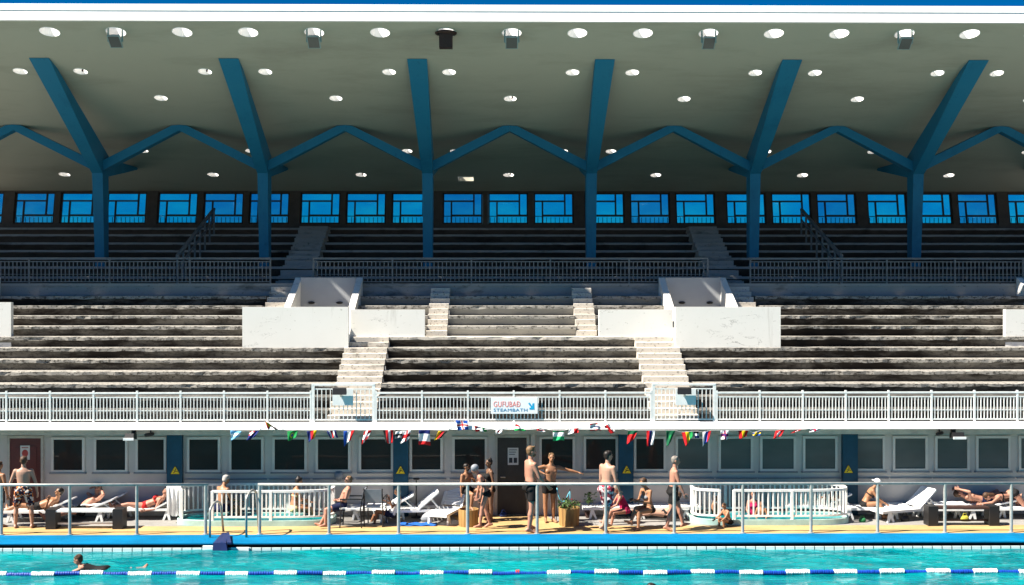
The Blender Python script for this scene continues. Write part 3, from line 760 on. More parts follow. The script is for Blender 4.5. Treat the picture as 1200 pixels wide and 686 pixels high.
def arc(px, d0, d1, h):
    x = PX(px, d0); pts = [(x, d0, -.0)]
    for t in range(0, 181, 20):
        c = (d0 + d1) / 2; rr = (d1 - d0) / 2
        pts.append((x + .10 * (t / 180), c - rr * math.cos(R(t)), h - .16 + .16 * math.sin(R(t))))
    pts.append((x + .16, d1, 0.004)); return pts
hoop(arc(247, 28.05, 28.75, .80)); hoop(arc(289.5, 28.05, 28.75, 1.08))
for k in range(3):
    mb = MB(); mb.box(PX(249, 27.4), PX(287, 27.4), 27.26, 27.34, -.30 - .28 * k, -.27 - .28 * k); build(mb, 'tread', M['steel'], lad)
# pale recessed block with a dark blue wedge in the edge
mb = MB(); mb.box(PX(238, 27.3), PX(250, 27.3), 27.33, 27.388, -1.2, -.05); mb.box(PX(271, 27.3), PX(292, 27.3), 27.33, 27.388, -1.2, -.09); tag(build(mb, 'ladder_recess', M['fascia']), kind='structure')
mb = MB(); x0, x1, x2, x3 = PX(251, 27.3), PX(259, 27.3), PX(269, 27.3), PX(271, 27.3)
mb.hexa([(x0, 27.28, .006), (x2 - .06, 27.28, .006), (x1, 28.2, .006), (x0, 28.2, .006)], [(x0, 27.28, .04), (x2 - .06, 27.28, .04), (x1, 28.2, .09), (x0, 28.2, .09)])
mb.hexa([(x0, 27.20, -.20), (x2, 27.20, -.20), (x2, 27.325, -.20), (x0, 27.325, -.20)], [(x0, 27.27, .039), (x2 - .06, 27.27, .039), (x2 - .06, 27.325, .039), (x0, 27.325, .039)])
mb.hexa([(x2 - .03, 27.26, .007), (x3 + .03, 27.26, .007), (PX(266, 27.9), 28.2, .007), (PX(263, 27.9), 28.2, .007)], [(x2 - .03, 27.26, .05), (x3 + .03, 27.26, .05), (PX(266, 27.9), 28.2, .10), (PX(263, 27.9), 28.2, .10)])
tag(build(mb, 'starting_ramp', M['navy']), 'dark blue angular wedge set over the pool edge below the ladder', 'wedge')

# ------------------------------------------------------------------ hot tubs with white fences
def hot_tub(px0, px1, lab_tub, lab_fence, gap):
    yc, b = 29.98, .62; x0, x1 = PX(px0, 29.5), PX(px1, 29.5); xc, a = (x0 + x1) / 2, (x1 - x0) / 2
    def per(n, ka=1.0, off=0):
        out = []
        for i in range(n):
            t = 2 * math.pi * i / n; c, s = math.cos(t), math.sin(t); e = 2 / 3.6
            out.append((xc + (a + off) * math.copysign(abs(c) ** e, c), yc + (b + off) * math.copysign(abs(s) ** e, s)))
        return out
    t = empty('hot_tub', (xc, yc, 0)); tag(t, lab_tub, 'hot tub', 'sunken hot tubs on the deck')
    N = 96; mb = MB(); o, i_ = per(N), per(N, off=-.13); H = .14
    for k in range(N): mb.v += [(*o[k], .0), (*o[k], H), (*i_[k], H), (*i_[k], .0)]
    for k in range(N):
        p, q = 4 * k, 4 * ((k + 1) % N)
        for j in range(3): mb.f.append((p + j, q + j, q + j + 1, p + j + 1)); mb.m.append(0)
    build(mb, 'rim', M['turq'], t)
    mb = MB(); mb.add([(x, y, .10) for x, y in i_], [tuple(range(N))]); build(mb, 'tub_water', M['water'], t)
    # fence
    f = empty('tub_fence', (xc, yc, H)); tag(f, lab_fence, 'fence', 'white fences round the hot tubs')
    M_ = 900; P = per(M_, off=-.06); L = [0]
    for k in range(1, M_ + 1): L.append(L[-1] + math.dist(P[k - 1], P[k % M_]))
    n = int(L[-1] / .122); zt = .88; mb = MB(); pts = []; j = 0
    g0, g1 = PX(gap[0], 29.4), PX(gap[1], 29.4)
    ing = lambda p: g0 < p[0] < g1 and p[1] < yc
    for k in range(n):
        while L[j] < L[-1] * k / n: j += 1
        p = P[j % M_]; pts.append(p)
        if not ing(p): mb.box(p[0] - .017, p[0] + .017, p[1] - .017, p[1] + .017, H + .08, zt - .02)
    build(mb, 'baluster_panel', M['rail_white'], f)
    st = next((i for i, p in enumerate(pts) if ing(p) and not ing(pts[(i + 1) % n])), 0)
    run = [p for p in (pts[(st + 1 + i) % n] for i in range(n)) if not ing(p)]
    for z, w, h, nm in ((zt, .06, .055, 'top_rail'), (H + .09, .045, .05, 'bottom_rail')):
        mb = MB()
        for p, q in zip(run, run[1:]): mb.bar((*p, z), (*q, z), h, w, up=(0, 0, 1))
        build(mb, nm, M['rail_white'], f)
    for p in (run[0], run[-1]) + tuple(run[i] for i in range(12, len(run) - 8, 14)):
        mb = MB(); mb.box(p[0] - .035, p[0] + .035, p[1] - .035, p[1] + .035, H, zt + .01); build(mb, 'post', M['rail_white'], f)
    return xc, yc
hot_tub(205, 391, 'turquoise rimmed hot tub between the ladder gap and the chairs', 'white fence round the left hot tub, open at its left end', (212, 247))
hot_tub(812, 1000, 'turquoise rimmed hot tub in front of the right pilaster', 'white fence round the right hot tub, open near its left part', (849, 858))

# ------------------------------------------------------------------ loungers
def lounger_mesh(name, ang):
    t = empty(name, (0, 0, 0)); H = .34
    mb = MB()
    for y in (-.31, .31): mb.box(-.98, .98, y - .025, y + .025, H - .07, H)
    n = 13
    for i in range(n):
        x = -.96 + i * 1.22 / (n - 1); mb.box(x - .04, x + .04, -.285, .285, H - .03, H - .005)
    mb.box(-1.0, -.981, -.335, .335, H - .08, H + .005)
    build(mb, 'bed', M['plastic'], t)
    mb = MB(); ca, sa = math.cos(R(ang)), math.sin(R(ang)); hx, hz = .30, H + .012
    def pt(s, y, o): return (hx + s * ca - o * sa, y, hz + s * sa + o * ca)
    def sl(s0, s1, y0, y1, o0, o1): mb.hexa([pt(s0, y0, o0), pt(s1, y0, o0), pt(s1, y1, o0), pt(s0, y1, o0)], [pt(s0, y0, o1), pt(s1, y0, o1), pt(s1, y1, o1), pt(s0, y1, o1)])
    for y in (-.31, .31): sl(0, .74, y - .03, y + .03, -.02, .025)
    for i in range(8): sl(.03 + i * .088, .03 + i * .088 + .078, -.279, .279, -.01, .012)
    sl(.68, .76, -.30, .30, -.015, .022)
    build(mb, 'backrest', M['plastic'], t)
    if ang > 20:
        for y in (-.26, .26):
            mb = MB(); mb.bar(pt(.45, y, -.02), (hx + .45 * ca + .28, y, H - .04), .03, .03); build(mb, 'prop', M['plastic'], t)
    for x, l in ((-.72, .07), (.62, -.07)):
        for y in (-.29, .29):
            mb = MB(); mb.hexa([(x - .03 - l, y - .025, 0), (x + .03 - l, y - .025, 0), (x + .03 - l, y + .025, 0), (x - .03 - l, y + .025, 0)],
                               [(x - .05, y - .025, H - .07), (x + .05, y - .025, H - .07), (x + .05, y + .025, H - .07), (x - .05, y + .025, H - .07)])
            mb.hexa([(x + l * 1.6 - .03, y - .02, 0), (x + l * 1.6 + .03, y - .02, 0), (x + l * 1.6 + .03, y + .02, 0), (x + l * 1.6 - .03, y + .02, 0)],
                    [(x - .04, y - .02, H - .071), (x + .04, y - .02, H - .071), (x + .04, y + .02, H - .071), (x - .04, y + .02, H - .071)])
            build(mb, 'leg', M['plastic'], t)
    return t
LP = {}
def lounger(px, py, yaw, ang, label, s=.90):
    d = DF(py)
    if ang in LP: o = copy_tree(LP[ang])
    else: o = LP[ang] = lounger_mesh('sun_lounger', ang)
    o.location = (PX(px, d), d, 0); o.rotation_euler = (0, 0, R(yaw)); o.scale = (s, s, s)
    tag(o, label, 'sun lounger', 'white plastic sun loungers on the deck')
    return o
lounger(48, 609.0, 0, 22, 'white lounger under the dark haired man in black trunks')
lounger(98, 608.0, 0, 22, 'white lounger under the man with his hands behind his head')
lounger(112, 604.0, 0, 27, 'empty white lounger behind the man with his hands behind his head')
lounger(176, 606.5, 0, 27, 'white lounger under the woman in the red bikini')
lounger(446, 606.5, 4, 27, 'white lounger under the reading person in a white shirt')
lounger(478, 609, 8, 40, 'white lounger with a raised back right of the reading person')
lounger(525, 609, 72, 45, 'white lounger seen from its foot end left of the left planter')
lounger(722, 606.5, 0, 0, 'white lounger under the grey haired woman in magenta')
lounger(778, 606.5, 0, 0, 'white lounger under the woman looking at her phone')
lounger(957, 604.0, 0, 24, 'white lounger behind the fence of the right hot tub')
lounger(1022, 607.5, 0, 0, 'white lounger under the woman in the white hat')
lounger(1062, 609.5, 18, 42, 'empty white lounger with its back raised steeply')
lounger(1113, 608.5, 0, 0, 'flat white lounger with a towel left of the sunbathing pair')
lounger(1148, 606.0, 0, 12, 'white lounger under the sunbather lying with raised elbows')
lounger(1190, 608.0, 0, 0, 'white lounger at the right edge under the bent sunbather')

# ------------------------------------------------------------------ chairs
def chair(px, py, yaw, label, s=1.12):
    d = DF(py); t = empty('garden_chair', (0, 0, 0))
    for x, y in ((-.22, -.21), (.22, -.21), (-.22, .21), (.22, .21)):
        mb = MB(); top = .86 if x < 0 else .44
        mb.tube([(x * 1.12, y, 0), (x, y, .42)] + ([(x - .09, y, .88)] if x < 0 else []), .015, 8); build(mb, 'leg', M['black'], t)
    mb = MB(); mb.box(-.21, .25, -.205, .205, .42, .45); build(mb, 'seat', M['plastic'], t)
    mb = MB(); mb.hexa([(-.245, -.19, .56), (-.225, -.19, .56), (-.225, .19, .56), (-.245, .19, .56)], [(-.305, -.19, .86), (-.285, -.19, .86), (-.285, .19, .86), (-.305, .19, .86)])
    build(mb, 'backrest', M['plastic_grey'], t)
    for y in (-.225, .225):
        mb = MB(); mb.box(-.26, .24, y - .02, y + .02, .64, .665); mb.tube([(.22, y, .43), (.22, y, .64)], .012, 6); build(mb, 'armrest', M['black'], t)
    t.location = (PX(px, d), d, 0); t.rotation_euler = (0, 0, R(yaw)); t.scale = (s, s, s)
    tag(t, label, 'chair', 'metal framed chairs on the deck')
chair(413, 616.5, 178, 'dark framed chair under the man in sunglasses')
chair(440, 615.0, 86, 'empty dark framed chair with its grey back to the pool')

# ------------------------------------------------------------------ benches with black end panels
def bench(px0, px1, py, mat, label):
    d = DF(py); x0, x1 = PX(px0, d), PX(px1, d); t = empty('low_bench', ((x0 + x1) / 2, d, 0)); tag(t, label, 'bench', 'low benches with black end panels')
    for a, b in ((x0, x0 + .25), (x1 - .25, x1)):
        mb = MB(); mb.box(a, b, d - .16, d + .20, 0, .50); build(mb, 'end_panel', M['black'], t)
    mb = MB()
    for k in range(3): mb.box(x0 + .252, x1 - .252, d - .15 + k * .115, d - .05 + k * .115, .43, .475)
    build(mb, 'seat_slats', mat, t)
    mb = MB(); mb.box(x0 + .252, x1 - .252, d - .02, d + .02, .10, .14); build(mb, 'stretcher', mat, t)
bench(58.5, 147.5, 618.0, M['plastic'], 'low white slatted bench with black end panels near the left edge')
bench(1087.5, 1171, 616.5, M['darkbrown'], 'low dark brown bench with black end panels near the right edge')

# ------------------------------------------------------------------ planters
def planter(px, py, r, h, label, plants):
    d = DF(py); x = PX(px, d); t = empty('barrel_planter', (x, d, 0)); tag(t, label, 'planter', 'wooden barrel planters')
    mb = MB(); n = 16
    for k in range(n):
        a0, a1 = 2 * math.pi * (k + .04) / n, 2 * math.pi * (k + .96) / n
        q = lambda a, rr, z: (x + rr * math.cos(a), d + rr * math.sin(a), z)
        mb.hexa([q(a0, r * .94, 0), q(a1, r * .94, 0), q(a1, r * .86, 0), q(a0, r * .86, 0)], [q(a0, r, h), q(a1, r, h), q(a1, r * .9, h), q(a0, r * .9, h)])
    build(mb, 'staves', M['wood'], t)
    mb = MB(); mb.lathe((x, d, h * .3), [(r * .89, 0), (r * .9, h * .55)], 16); build(mb, 'soil', M['soil'], t)
    if plants:
        rl = random.Random(px); mb = MB()
        for k in range(150):
            a, rr = rl.uniform(0, 6.28), r * rl.random() ** .5 * 1.15; z = h + rl.uniform(-.02, .20) * (1.2 - rr / r * .5)
            c = Vector((x + rr * math.cos(a), d + rr * math.sin(a), z)); l = rl.uniform(.05, .10)
            v = Vector((rl.gauss(0, 1), rl.gauss(0, 1), rl.uniform(.2, 1.4))).normalized(); w = v.cross(Vector((rl.gauss(0, 1), rl.gauss(0, 1), .2))).normalized()
            mb.add([c - w * .004, c + v * l * .5 - w * .02, c + v * l, c + v * l * .5 + w * .02], [(0, 1, 2, 3)], 1 if k % 17 == 0 else 0)
        for k in range(9):
            a = rl.uniform(0, 6.28); mb.tube([(x, d, h * .8), (x + r * .5 * math.cos(a), d + r * .5 * math.sin(a), h + .1)], .006, 5)
        build(mb, 'foliage', [M['leaf'], M['flower']], t)
planter(549, 616.0, .26, .43, 'wooden barrel planter under the bearded man in sunglasses', False)
planter(667, 615.5, .27, .45, 'wooden barrel planter with trailing green plants and red flowers', True)
# dark little plant by the wall
d = 30.45; x = PX(690, d); mb = MB(); rl = random.Random(4)
for k in range(70):
    c = Vector((x + rl.gauss(0, .06), d + rl.gauss(0, .05), .42 + rl.uniform(-.05, .22))); v = Vector((rl.gauss(0, 1), rl.gauss(0, 1), rl.uniform(0, 1))).normalized(); w = v.cross(Vector((0, 1, .3))).normalized()
    mb.add([c, c + v * .05 - w * .018, c + v * .1, c + v * .05 + w * .018], [(0, 1, 2, 3)])
pot = empty('potted_plant', (x, d, 0)); tag(pot, 'small dark bushy plant on a thin stem by the grey wall', 'plant')
build(mb, 'leaves', M['leaf'], pot)
mb = MB(); mb.tube([(x, d, .1), (x + .01, d, .45)], .012, 6); build(mb, 'stem', M['darkbrown'], pot)
mb = MB(); mb.lathe((x, d, 0), [(.08, 0), (.11, .16), (.10, .165)], 12); build(mb, 'pot', M['darkbrown'], pot)
# pale blue cord hanging above the planter
d = 29.8; mb = MB(); pts = []
for i in range(17):
    f = i / 16; px = 652.5 + 15 * f; py = 572 + 4 * f + 58 * f * (1 - f) * (1.25 - f * .5)
    pts.append((PX(px, d), d, PZ(py, d)))
pts.append((PX(668.5, d), d, PZ(590, d)))
mb.tube(pts, .016, 6); tag(build(mb, 'hanging_cord', M['cordblue'], smooth=True), 'pale blue cord hanging in a loop above the planted barrel', 'cord')
mb = MB(); d = 29.82; mb.tube([(PX(652, d), d, 0), (PX(652, d), d, PZ(571, d))], .012, 6); mb.tube([(PX(668, d), d, .40), (PX(668, d), d, PZ(573, d))], .010, 6)
tag(build(mb, 'cord_pole', M['black']), 'pair of thin dark poles holding the pale blue cord', 'pole')

# ------------------------------------------------------------------ loose things on the deck
def towel(px, py, w, dp, z, mat, label, yaw=0, name='towel'):
    d = DF(py); x = PX(px, d); rl = random.Random(px); mb = MB(); n, m = 14, 9
    c, s = math.cos(R(yaw)), math.sin(R(yaw))
    for top in (0, 1):
        for i in range(n + 1):
            for j in range(m + 1):
                a, b = (i / n - .5) * w, (j / m - .5) * dp
                h = z + .012 * math.sin(a * 21 + px) * math.cos(b * 17) + .012 + top * .018
                mb.v.append((x + a * c - b * s, d + a * s + b * c, h))
    K = (n + 1) * (m + 1)
    for i in range(n):
        for j in range(m):
            a = i * (m + 1) + j
            mb.f += [(a, a + 1, a + m + 2, a + m + 1), (K + a, K + a + m + 1, K + a + m + 2, K + a + 1)]; mb.m += [0, 0]
    ring = [i * (m + 1) for i in range(n + 1)] + [n * (m + 1) + j for j in range(1, m + 1)] + [i * (m + 1) + m for i in range(n - 1, -1, -1)] + [j for j in range(m - 1, 0, -1)]
    for p, q in zip(ring, ring[1:] + ring[:1]): mb.f.append((p, q, K + q, K + p)); mb.m.append(0)
    tag(build(mb, name, mat, smooth=True), label, 'towel' if name == 'towel' else 'mat')
towel(490, 615.2, .95, .35, 0.0, M['bluecloth'], 'bright blue mat spread on the deck below the white loungers', name='beach_mat')
towel(1112, 608.5, 1.0, .5, .365, M['towel_white'], 'crumpled pale towel on the flat lounger left of the sunbathing pair')
towel(118, 606.5, .8, .5, .37, M['towel_white'], 'white towel on the lounger beside the man with his hands behind his head')
def bag(px, py, s, mat, label, z=0):
    d = DF(py); x = PX(px, d); mb = MB()
    mb.loft([((x, d, z), (s * .9, 0, 0), (0, s * .5, 0)), ((x, d, z + s * .5), (s * 1.05, 0, 0), (0, s * .6, 0)), ((x + .01, d, z + s * 1.1), (s * .8, 0, 0), (0, s * .35, 0)), ((x, d, z + s * 1.3), (s * .5, 0, 0), (0, s * .1, 0))], 12)
    t = build(mb, 'beach_bag', mat, smooth=True); tag(t, label, 'bag')
    h = MB(); h.tube([(x - s * .5, d, z + s * 1.15), (x - s * .3, d, z + s * 1.8), (x + s * .3, d, z + s * 1.8), (x + s * .5, d, z + s * 1.15)], .01, 6); build(h, 'handle', mat, t)
bag(1133, 612, .11, M['yellowcloth'], 'yellow beach bag standing under the dark brown bench')
bag(1012, 613.0, .09, M['greencloth'], 'small green bag on the deck by the woman in the white hat')
bag(390, 610, .12, M['black'], 'black bag standing behind the seated man with sunglasses')
bag(500, 611, .15, M['plastic_grey'], 'grey bag between the two raised white loungers')
bag(590, 606, .10, M['navy'], 'dark blue bag on the ochre paint at the foot of the brown door')
bag(1062, 612, .12, M['black'], 'black bag under the lounger with the steeply raised back')
# towel thrown over the left end of the tub fence
d = 29.95; x0 = PX(206, d); mb = MB(); n, m = 22, 26
for side in (0, 1):
    for i in range(n + 1):
        for j in range(m + 1):
            a = (i / n - .5); t = j / m * 2 - 1; w = .38 - .08 * abs(t)
            hang = max(0, abs(t) - .12); z = .93 - hang * .80 - .06 * math.sin(a * 3 + 1) * hang; sgn = 1 if t > 0 else -1
            y = d + sgn * min(abs(t) * .9, .075 + .05 * hang) + (.030 * math.sin(a * 19 + 2 * t) + .018 * math.sin(a * 41)) * min(1, hang * 2) + side * .012 * sgn
            mb.v.append((x0 + a * w + .02 * t, y, z + (.012 * side if abs(t) < .12 else 0)))
K = (n + 1) * (m + 1)
for i in range(n):
    for j in range(m):
        a = i * (m + 1) + j; mb.f += [(a, a + 1, a + m + 2, a + m + 1), (K + a, K + a + m + 1, K + a + m + 2, K + a + 1)]; mb.m += [0, 0]
tag(build(mb, 'towel', M['towel_white'], smooth=True), 'white towel thrown over the left end of the left tub fence', 'towel')
# grey hood on the wall behind the seated man
d = 30.7; mb = MB(); x, z = PX(397, d), PZ(558, d)
mb.loft([((x, d + .1, z - .13), (.06, 0, 0), (0, .04, 0)), ((x, d + .06, z - .02), (.12, 0, 0), (0, .09, 0)), ((x, d + .06, z + .08), (.12, 0, 0), (0, .09, 0)), ((x, d + .08, z + .12), (.09, 0, 0), (0, .05, 0))], 14)
tag(build(mb, 'wall_fitting', M['plastic_grey'], smooth=True), 'rounded grey wall hood between the windows behind the seated man', 'wall hood')
d = 30.5; mb = MB(); x = PX(488, d); mb.tube([(x, d, 0), (x, d, 1.0)], .018, 8); mb.lathe((x, d, 0), [(.14, 0), (.14, .02), (.03, .03)], 12); mb.capsule((x - .06, d, 1.02), (x + .06, d, 1.02), .03, .03, 8)
tag(build(mb, 'shower_post', M['black']), 'thin dark post standing behind the white loungers', 'post')
# ================================================================== PEOPLE
def fused(mb, voxel, smooth_it, mats, name):
    """one continuous skin grown over the overlapping shapes"""
    me = mb.mesh('tmp', mats); o = bpy.data.objects.new('tmp', me); COL.objects.link(o)
    r = o.modifiers.new('r', 'REMESH'); r.mode = 'VOXEL'; r.voxel_size = voxel; r.use_smooth_shade = True
    if smooth_it:
        s = o.modifiers.new('s', 'SMOOTH'); s.factor = .5; s.iterations = smooth_it
    dg = bpy.context.evaluated_depsgraph_get(); dg.update()
    nm = bpy.data.meshes.new_from_object(o.evaluated_get(dg)); nm.name = name
    bpy.data.objects.remove(o); bpy.data.meshes.remove(me)
    nm.materials.clear()
    for m in mats: nm.materials.append(m)
    nm.polygons.foreach_set('use_smooth', [True] * len(nm.polygons)); nm.update()
    return nm
def vadd(me, mb):
    """join plain shapes (fingers) to a mesh as part of the same body"""
    b = bmesh.new(); b.from_mesh(me); t = mb.mesh('t', list(me.materials), smooth=True); b.from_mesh(t)
    b.to_mesh(me); b.free(); bpy.data.meshes.remove(t)
    me.polygons.foreach_set('use_smooth', [True] * len(me.polygons)); me.update()
STAND = dict(T=(.02, 0, 1), la=((.04, .24, -1), (.16, .10, -1)), ra=((.04, -.24, -1), (.16, -.10, -1)),
             ll=((.04, .07, -1), (-.04, .03, -1)), rl=((-.02, -.09, -1), (-.06, -.03, -1)))
def pose(**k): p = dict(STAND); p.update(k); return p

def person(px, d, yaw, H, P, label, skin='pale', sex='m', hair='brown', hairstyle='short', wear=(), z=None, beard=False, glasses=False, fat=1.0, hat=None, phone=False, z_off=0.0, top=None):
    s = H / 1.78; loc = Vector((PX(px, d), d, 0))
    f = Vector((math.cos(R(yaw)), math.sin(R(yaw)), 0)); l = Vector((-f.y, f.x, 0)); U = Vector((0, 0, 1))
    def V(t): return (f * t[0] + l * t[1] + U * t[2]).normalized()
    T = V(P['T'])
    if 'F' in P: Fr = V(P['F'])
    else: Fr = f
    Fr = (Fr - T * Fr.dot(T)).normalized(); S = T.cross(Fr).normalized()      # S: the body's left
    fem = sex == 'f'
    pel = Vector((0, 0, 0)); hipw = .098 if not fem else .102; shw = .188 if not fem else .162
    T2 = V(P['T2']) if 'T2' in P else T                                        # upper back may bend further
    F2 = (Fr - T2 * Fr.dot(T2)).normalized(); S2 = T2.cross(F2).normalized()
    mid = pel + T * .24 * s
    def spine(t):
        return pel + T * t * s if t < .2 else (mid + T2 * (t - .24) * s if t > .28 else (pel + T * .2 * s).lerp(mid + T2 * .04 * s, (t - .2) / .08))
    def sec(t, w, dp, g=0.0, fw=0.0):
        k = max(0, min(1, (t - .18) / .12)); a = S.lerp(S2, k).normalized(); b = Fr.lerp(F2, k).normalized()
        return (spine(t) + b * fw * s, a * (w * s + g), b * (dp * s + g))
    if fem: prof = [(-.11, .085, .08, 0), (-.05, .15, .115, -.01), (.02, .172, .122, -.012), (.10, .155, .108, 0), (.20, .122, .092, .006), (.30, .132, .098, .006), (.40, .146, .100, 0), (.46, .150, .088, -.008), (.52, .105, .065, -.012), (.555, .055, .05, -.008)]
    else: prof = [(-.11, .085, .08, 0), (-.05, .145, .11, -.01), (.02, .160, .115, -.01), (.10, .156, .108, 0), (.20, .148, .102, .006), (.30, .162, .110, .006), (.40, .178, .112, 0), (.46, .178, .098, -.008), (.52, .120, .070, -.012), (.555, .06, .055, -.008)]
    def fp(t): return 1 + (fat - 1) * math.exp(-((t - .14) / .17) ** 2)
    mb = MB(); mb.loft([sec(t, w * (1 + (fp(t) - 1) * .6), dp * fp(t), 0, fw + dp * (fp(t) - 1) * .3) for t, w, dp, fw in prof], 18)
    # limbs
    hips = {}; J = {}
    for sd, k in ((1, 'll'), (-1, 'rl')):
        hp = pel + S * sd * hipw * s - T * .02 * s; td, sdv = V(P[k][0]), V(P[k][1])
        kn = hp + td * .43 * s; an = kn + sdv * .40 * s
        th = (.092 if not fem else .094) * s * (1 + (fat - 1) * .35); cf = .054 * s
        mb.capsule(hp, hp.lerp(kn, .5), th * .98, th * .83); mb.capsule(hp.lerp(kn, .5), kn, th * .83, .056 * s)
        mb.capsule(kn, kn.lerp(an, .32) - sdv.cross(S).normalized() * 0.008 * s, .054 * s, .060 * s); mb.capsule(kn.lerp(an, .32), an, .058 * s, .036 * s)
        mb.ellip(hp - Fr * .055 * s - T * .02 * s, S * .085 * s, Fr * .075 * s, T * .085 * s)
        # foot
        if len(P[k]) > 2: fd = V(P[k][2])
        else:
            fl = f + l * (.22 * sd); fd = (fl - sdv * fl.dot(sdv)); fd = (fd + sdv * .0).normalized() if fd.length > .3 else Fr
            fd.normalize()
        sole = sdv if abs(fd.dot(sdv)) < .8 else V((0, 0, -1))
        heel = an - fd * .045 * s + sole * .045 * s; toe = an + fd * .175 * s + sole * .060 * s; ball = an + fd * .12 * s + sole * .050 * s
        mb.capsule(an, heel, .038 * s, .036 * s); mb.capsule(an + sole * .01 * s, ball, .038 * s, .030 * s); mb.capsule(heel, ball, .034 * s, .032 * s); mb.capsule(ball - S * .018 * s, toe - S * .018 * s, .027 * s, .018 * s); mb.capsule(ball + S * .02 * s, toe - fd * .015 * s + S * .02 * s, .025 * s, .016 * s)
        J[k] = (hp, kn, an, th, toe)
    fing = MB(); hands = {}
    for sd, k in ((1, 'la'), (-1, 'ra')):
        sh = spine(.475) + S2 * sd * shw * s; ud, fd = V(P[k][0]), V(P[k][1])
        el = sh + ud * .285 * s; wr = el + fd * .255 * s; aw = .047 if not fem else .040
        mb.capsule(spine(.45) + S2 * sd * .11 * s, sh, .066 * s, .058 * s if not fem else .05 * s)
        mb.capsule(sh, sh.lerp(el, .4), (aw + .010) * s, (aw + .004) * s); mb.capsule(sh.lerp(el, .4), el, (aw + .004) * s, (aw - .009) * s)
        mb.capsule(el, el.lerp(wr, .3), .040 * s, .042 * s if not fem else .036 * s); mb.capsule(el.lerp(wr, .3), wr, (.041 if not fem else .035) * s, .027 * s)
        hd = V(P[k][2]) if len(P[k]) > 2 else fd
        pn = hd.cross(F2 + S2 * .3 * sd)
        if pn.length < .2: pn = hd.cross(U)
        pn.normalize(); ax = pn.cross(hd).normalized()      # ax: across the palm, pn: palm normal
        if ax.dot(F2) < 0: ax, pn = -ax, -pn
        pc = wr + hd * .045 * s
        mb.ellip(pc, ax * .040 * s, pn * .018 * s, hd * .052 * s)
        inn = -S2 * sd; cu = pn if pn.dot(inn) > 0 else -pn
        for q, (o, ln) in enumerate(((.030, .066), (.010, .076), (-.010, .070), (-.029, .054))):
            b0 = pc + hd * .036 * s + ax * o * s; b1 = b0 + (hd + ax * o * 2 + cu * .12).normalized() * ln * .55 * s; b2 = b1 + (hd + cu * .65).normalized() * ln * .5 * s
            fing.capsule(b0, b1, .0095 * s, .0088 * s, 7); fing.capsule(b1, b2, .0088 * s, .0072 * s, 7)
        t0 = pc - hd * .018 * s + ax * .028 * s; t1 = t0 + (ax + hd * .8 + cu * .3).normalized() * .042 * s; t2 = t1 + (hd + ax * .25 + cu * .3).normalized() * .032 * s
        fing.capsule(t0, t1, .013 * s, .0105 * s, 7); fing.capsule(t1, t2, .0105 * s, .0085 * s, 7)
        hands[k] = (wr, pc, hd, pn, ax)
    if not fem:
        for sd in (1, -1): mb.ellip(spine(.37) + S2 * sd * .078 * s + F2 * .072 * s, S2 * .082 * s, F2 * .042 * s, T2 * .06 * s)
    else:
        for sd in (1, -1): mb.ellip(spine(.335) + S2 * sd * .070 * s + F2 * .088 * s, S2 * .066 * s, F2 * .062 * s, T2 * .066 * s)
    # neck and head
    hu = V(P['H']) if 'H' in P else T2.lerp(U, .45).normalized()
    nb = spine(.53); hc = nb + (hu * .19 + F2 * .018) * s
    fc = V(P['look']) if 'look' in P else F2
    fc = (fc - hu * fc.dot(hu)).normalized(); hs = hu.cross(fc).normalized()
    nr = .056 if not fem else .047
    mb.capsule(nb - hu * .03 * s, hc - hu * .06 * s - fc * .012 * s, nr * 1.12 * s, nr * .96 * s)
    mb.ellip(hc + hu * .022 * s - fc * .008 * s, hs * .076 * s, fc * .096 * s, hu * .092 * s, 16, 10)
    mb.ellip(hc - hu * .045 * s + fc * .024 * s, hs * .058 * s, fc * .062 * s, hu * .068 * s, 14, 8)
    mb.capsule(hc + fc * .082 * s + hu * .012 * s, hc + fc * .104 * s - hu * .022 * s, .011 * s, .017 * s, 8)
    mb.capsule(hc + fc * .070 * s + hu * .030 * s + hs * .03 * s, hc + fc * .070 * s + hu * .030 * s - hs * .03 * s, .016 * s, .016 * s, 8)
    mb.ellip(hc + fc * .078 * s - hu * .060 * s, hs * .026 * s, fc * .016 * s, hu * .016 * s)
    for sd in (1, -1): mb.ellip(hc + hs * sd * .078 * s - fc * .008 * s - hu * .002 * s, hs * .012 * s, fc * .022 * s, hu * .034 * s)
    body = fused(mb, .0135 * s, 2, [SK[skin]], 'person'); vadd(body, fing)
    # where it stands, sits or lies
    if z is None:
        mz = min(v.co.z for v in body.vertices); loc.z = -mz + z_off
    else: loc.z = z
    if top is not None:
        hz = max(hc.z + .115 * s, 0 if hat != 'sunhat' else hc.z + .15 * s); loc.z = PZ(top, d) - hz; print('SEAT', px, 'hip z', round(loc.z, 2), 'lowest', round(loc.z + min(v.co.z for v in body.vertices), 2))
    o = bpy.data.objects.new('person', body); COL.objects.link(o); o.location = loc
    WO[o.name] = loc.copy(); tag(o, label, 'person')
    def child(me, name, par=o):
        c = bpy.data.objects.new(name, me); COL.objects.link(c); c.parent = par; return c
    def small(mb_, name, mat): return child(mb_.mesh(name, [mat], smooth=True), name)
    # face
    for sd in (1, -1):
        e = MB(); e.ellip(hc + fc * .079 * s + hs * sd * .032 * s + hu * .010 * s, hs * .014 * s, fc * .010 * s, hu * .008 * s, 8, 6); small(e, 'eye', HAIR['dark'])
    e = MB(); e.ellip(hc + fc * .090 * s - hu * .052 * s, hs * .024 * s, fc * .008 * s, hu * .006 * s, 8, 6); small(e, 'mouth', SK['brown'] if skin != 'dark' else HAIR['dark'])
    e = MB()
    for sd in (1, -1): e.capsule(hc + fc * .086 * s + hs * sd * .014 * s + hu * .030 * s, hc + fc * .074 * s + hs * sd * .050 * s + hu * .031 * s, .006 * s, .004 * s, 6)
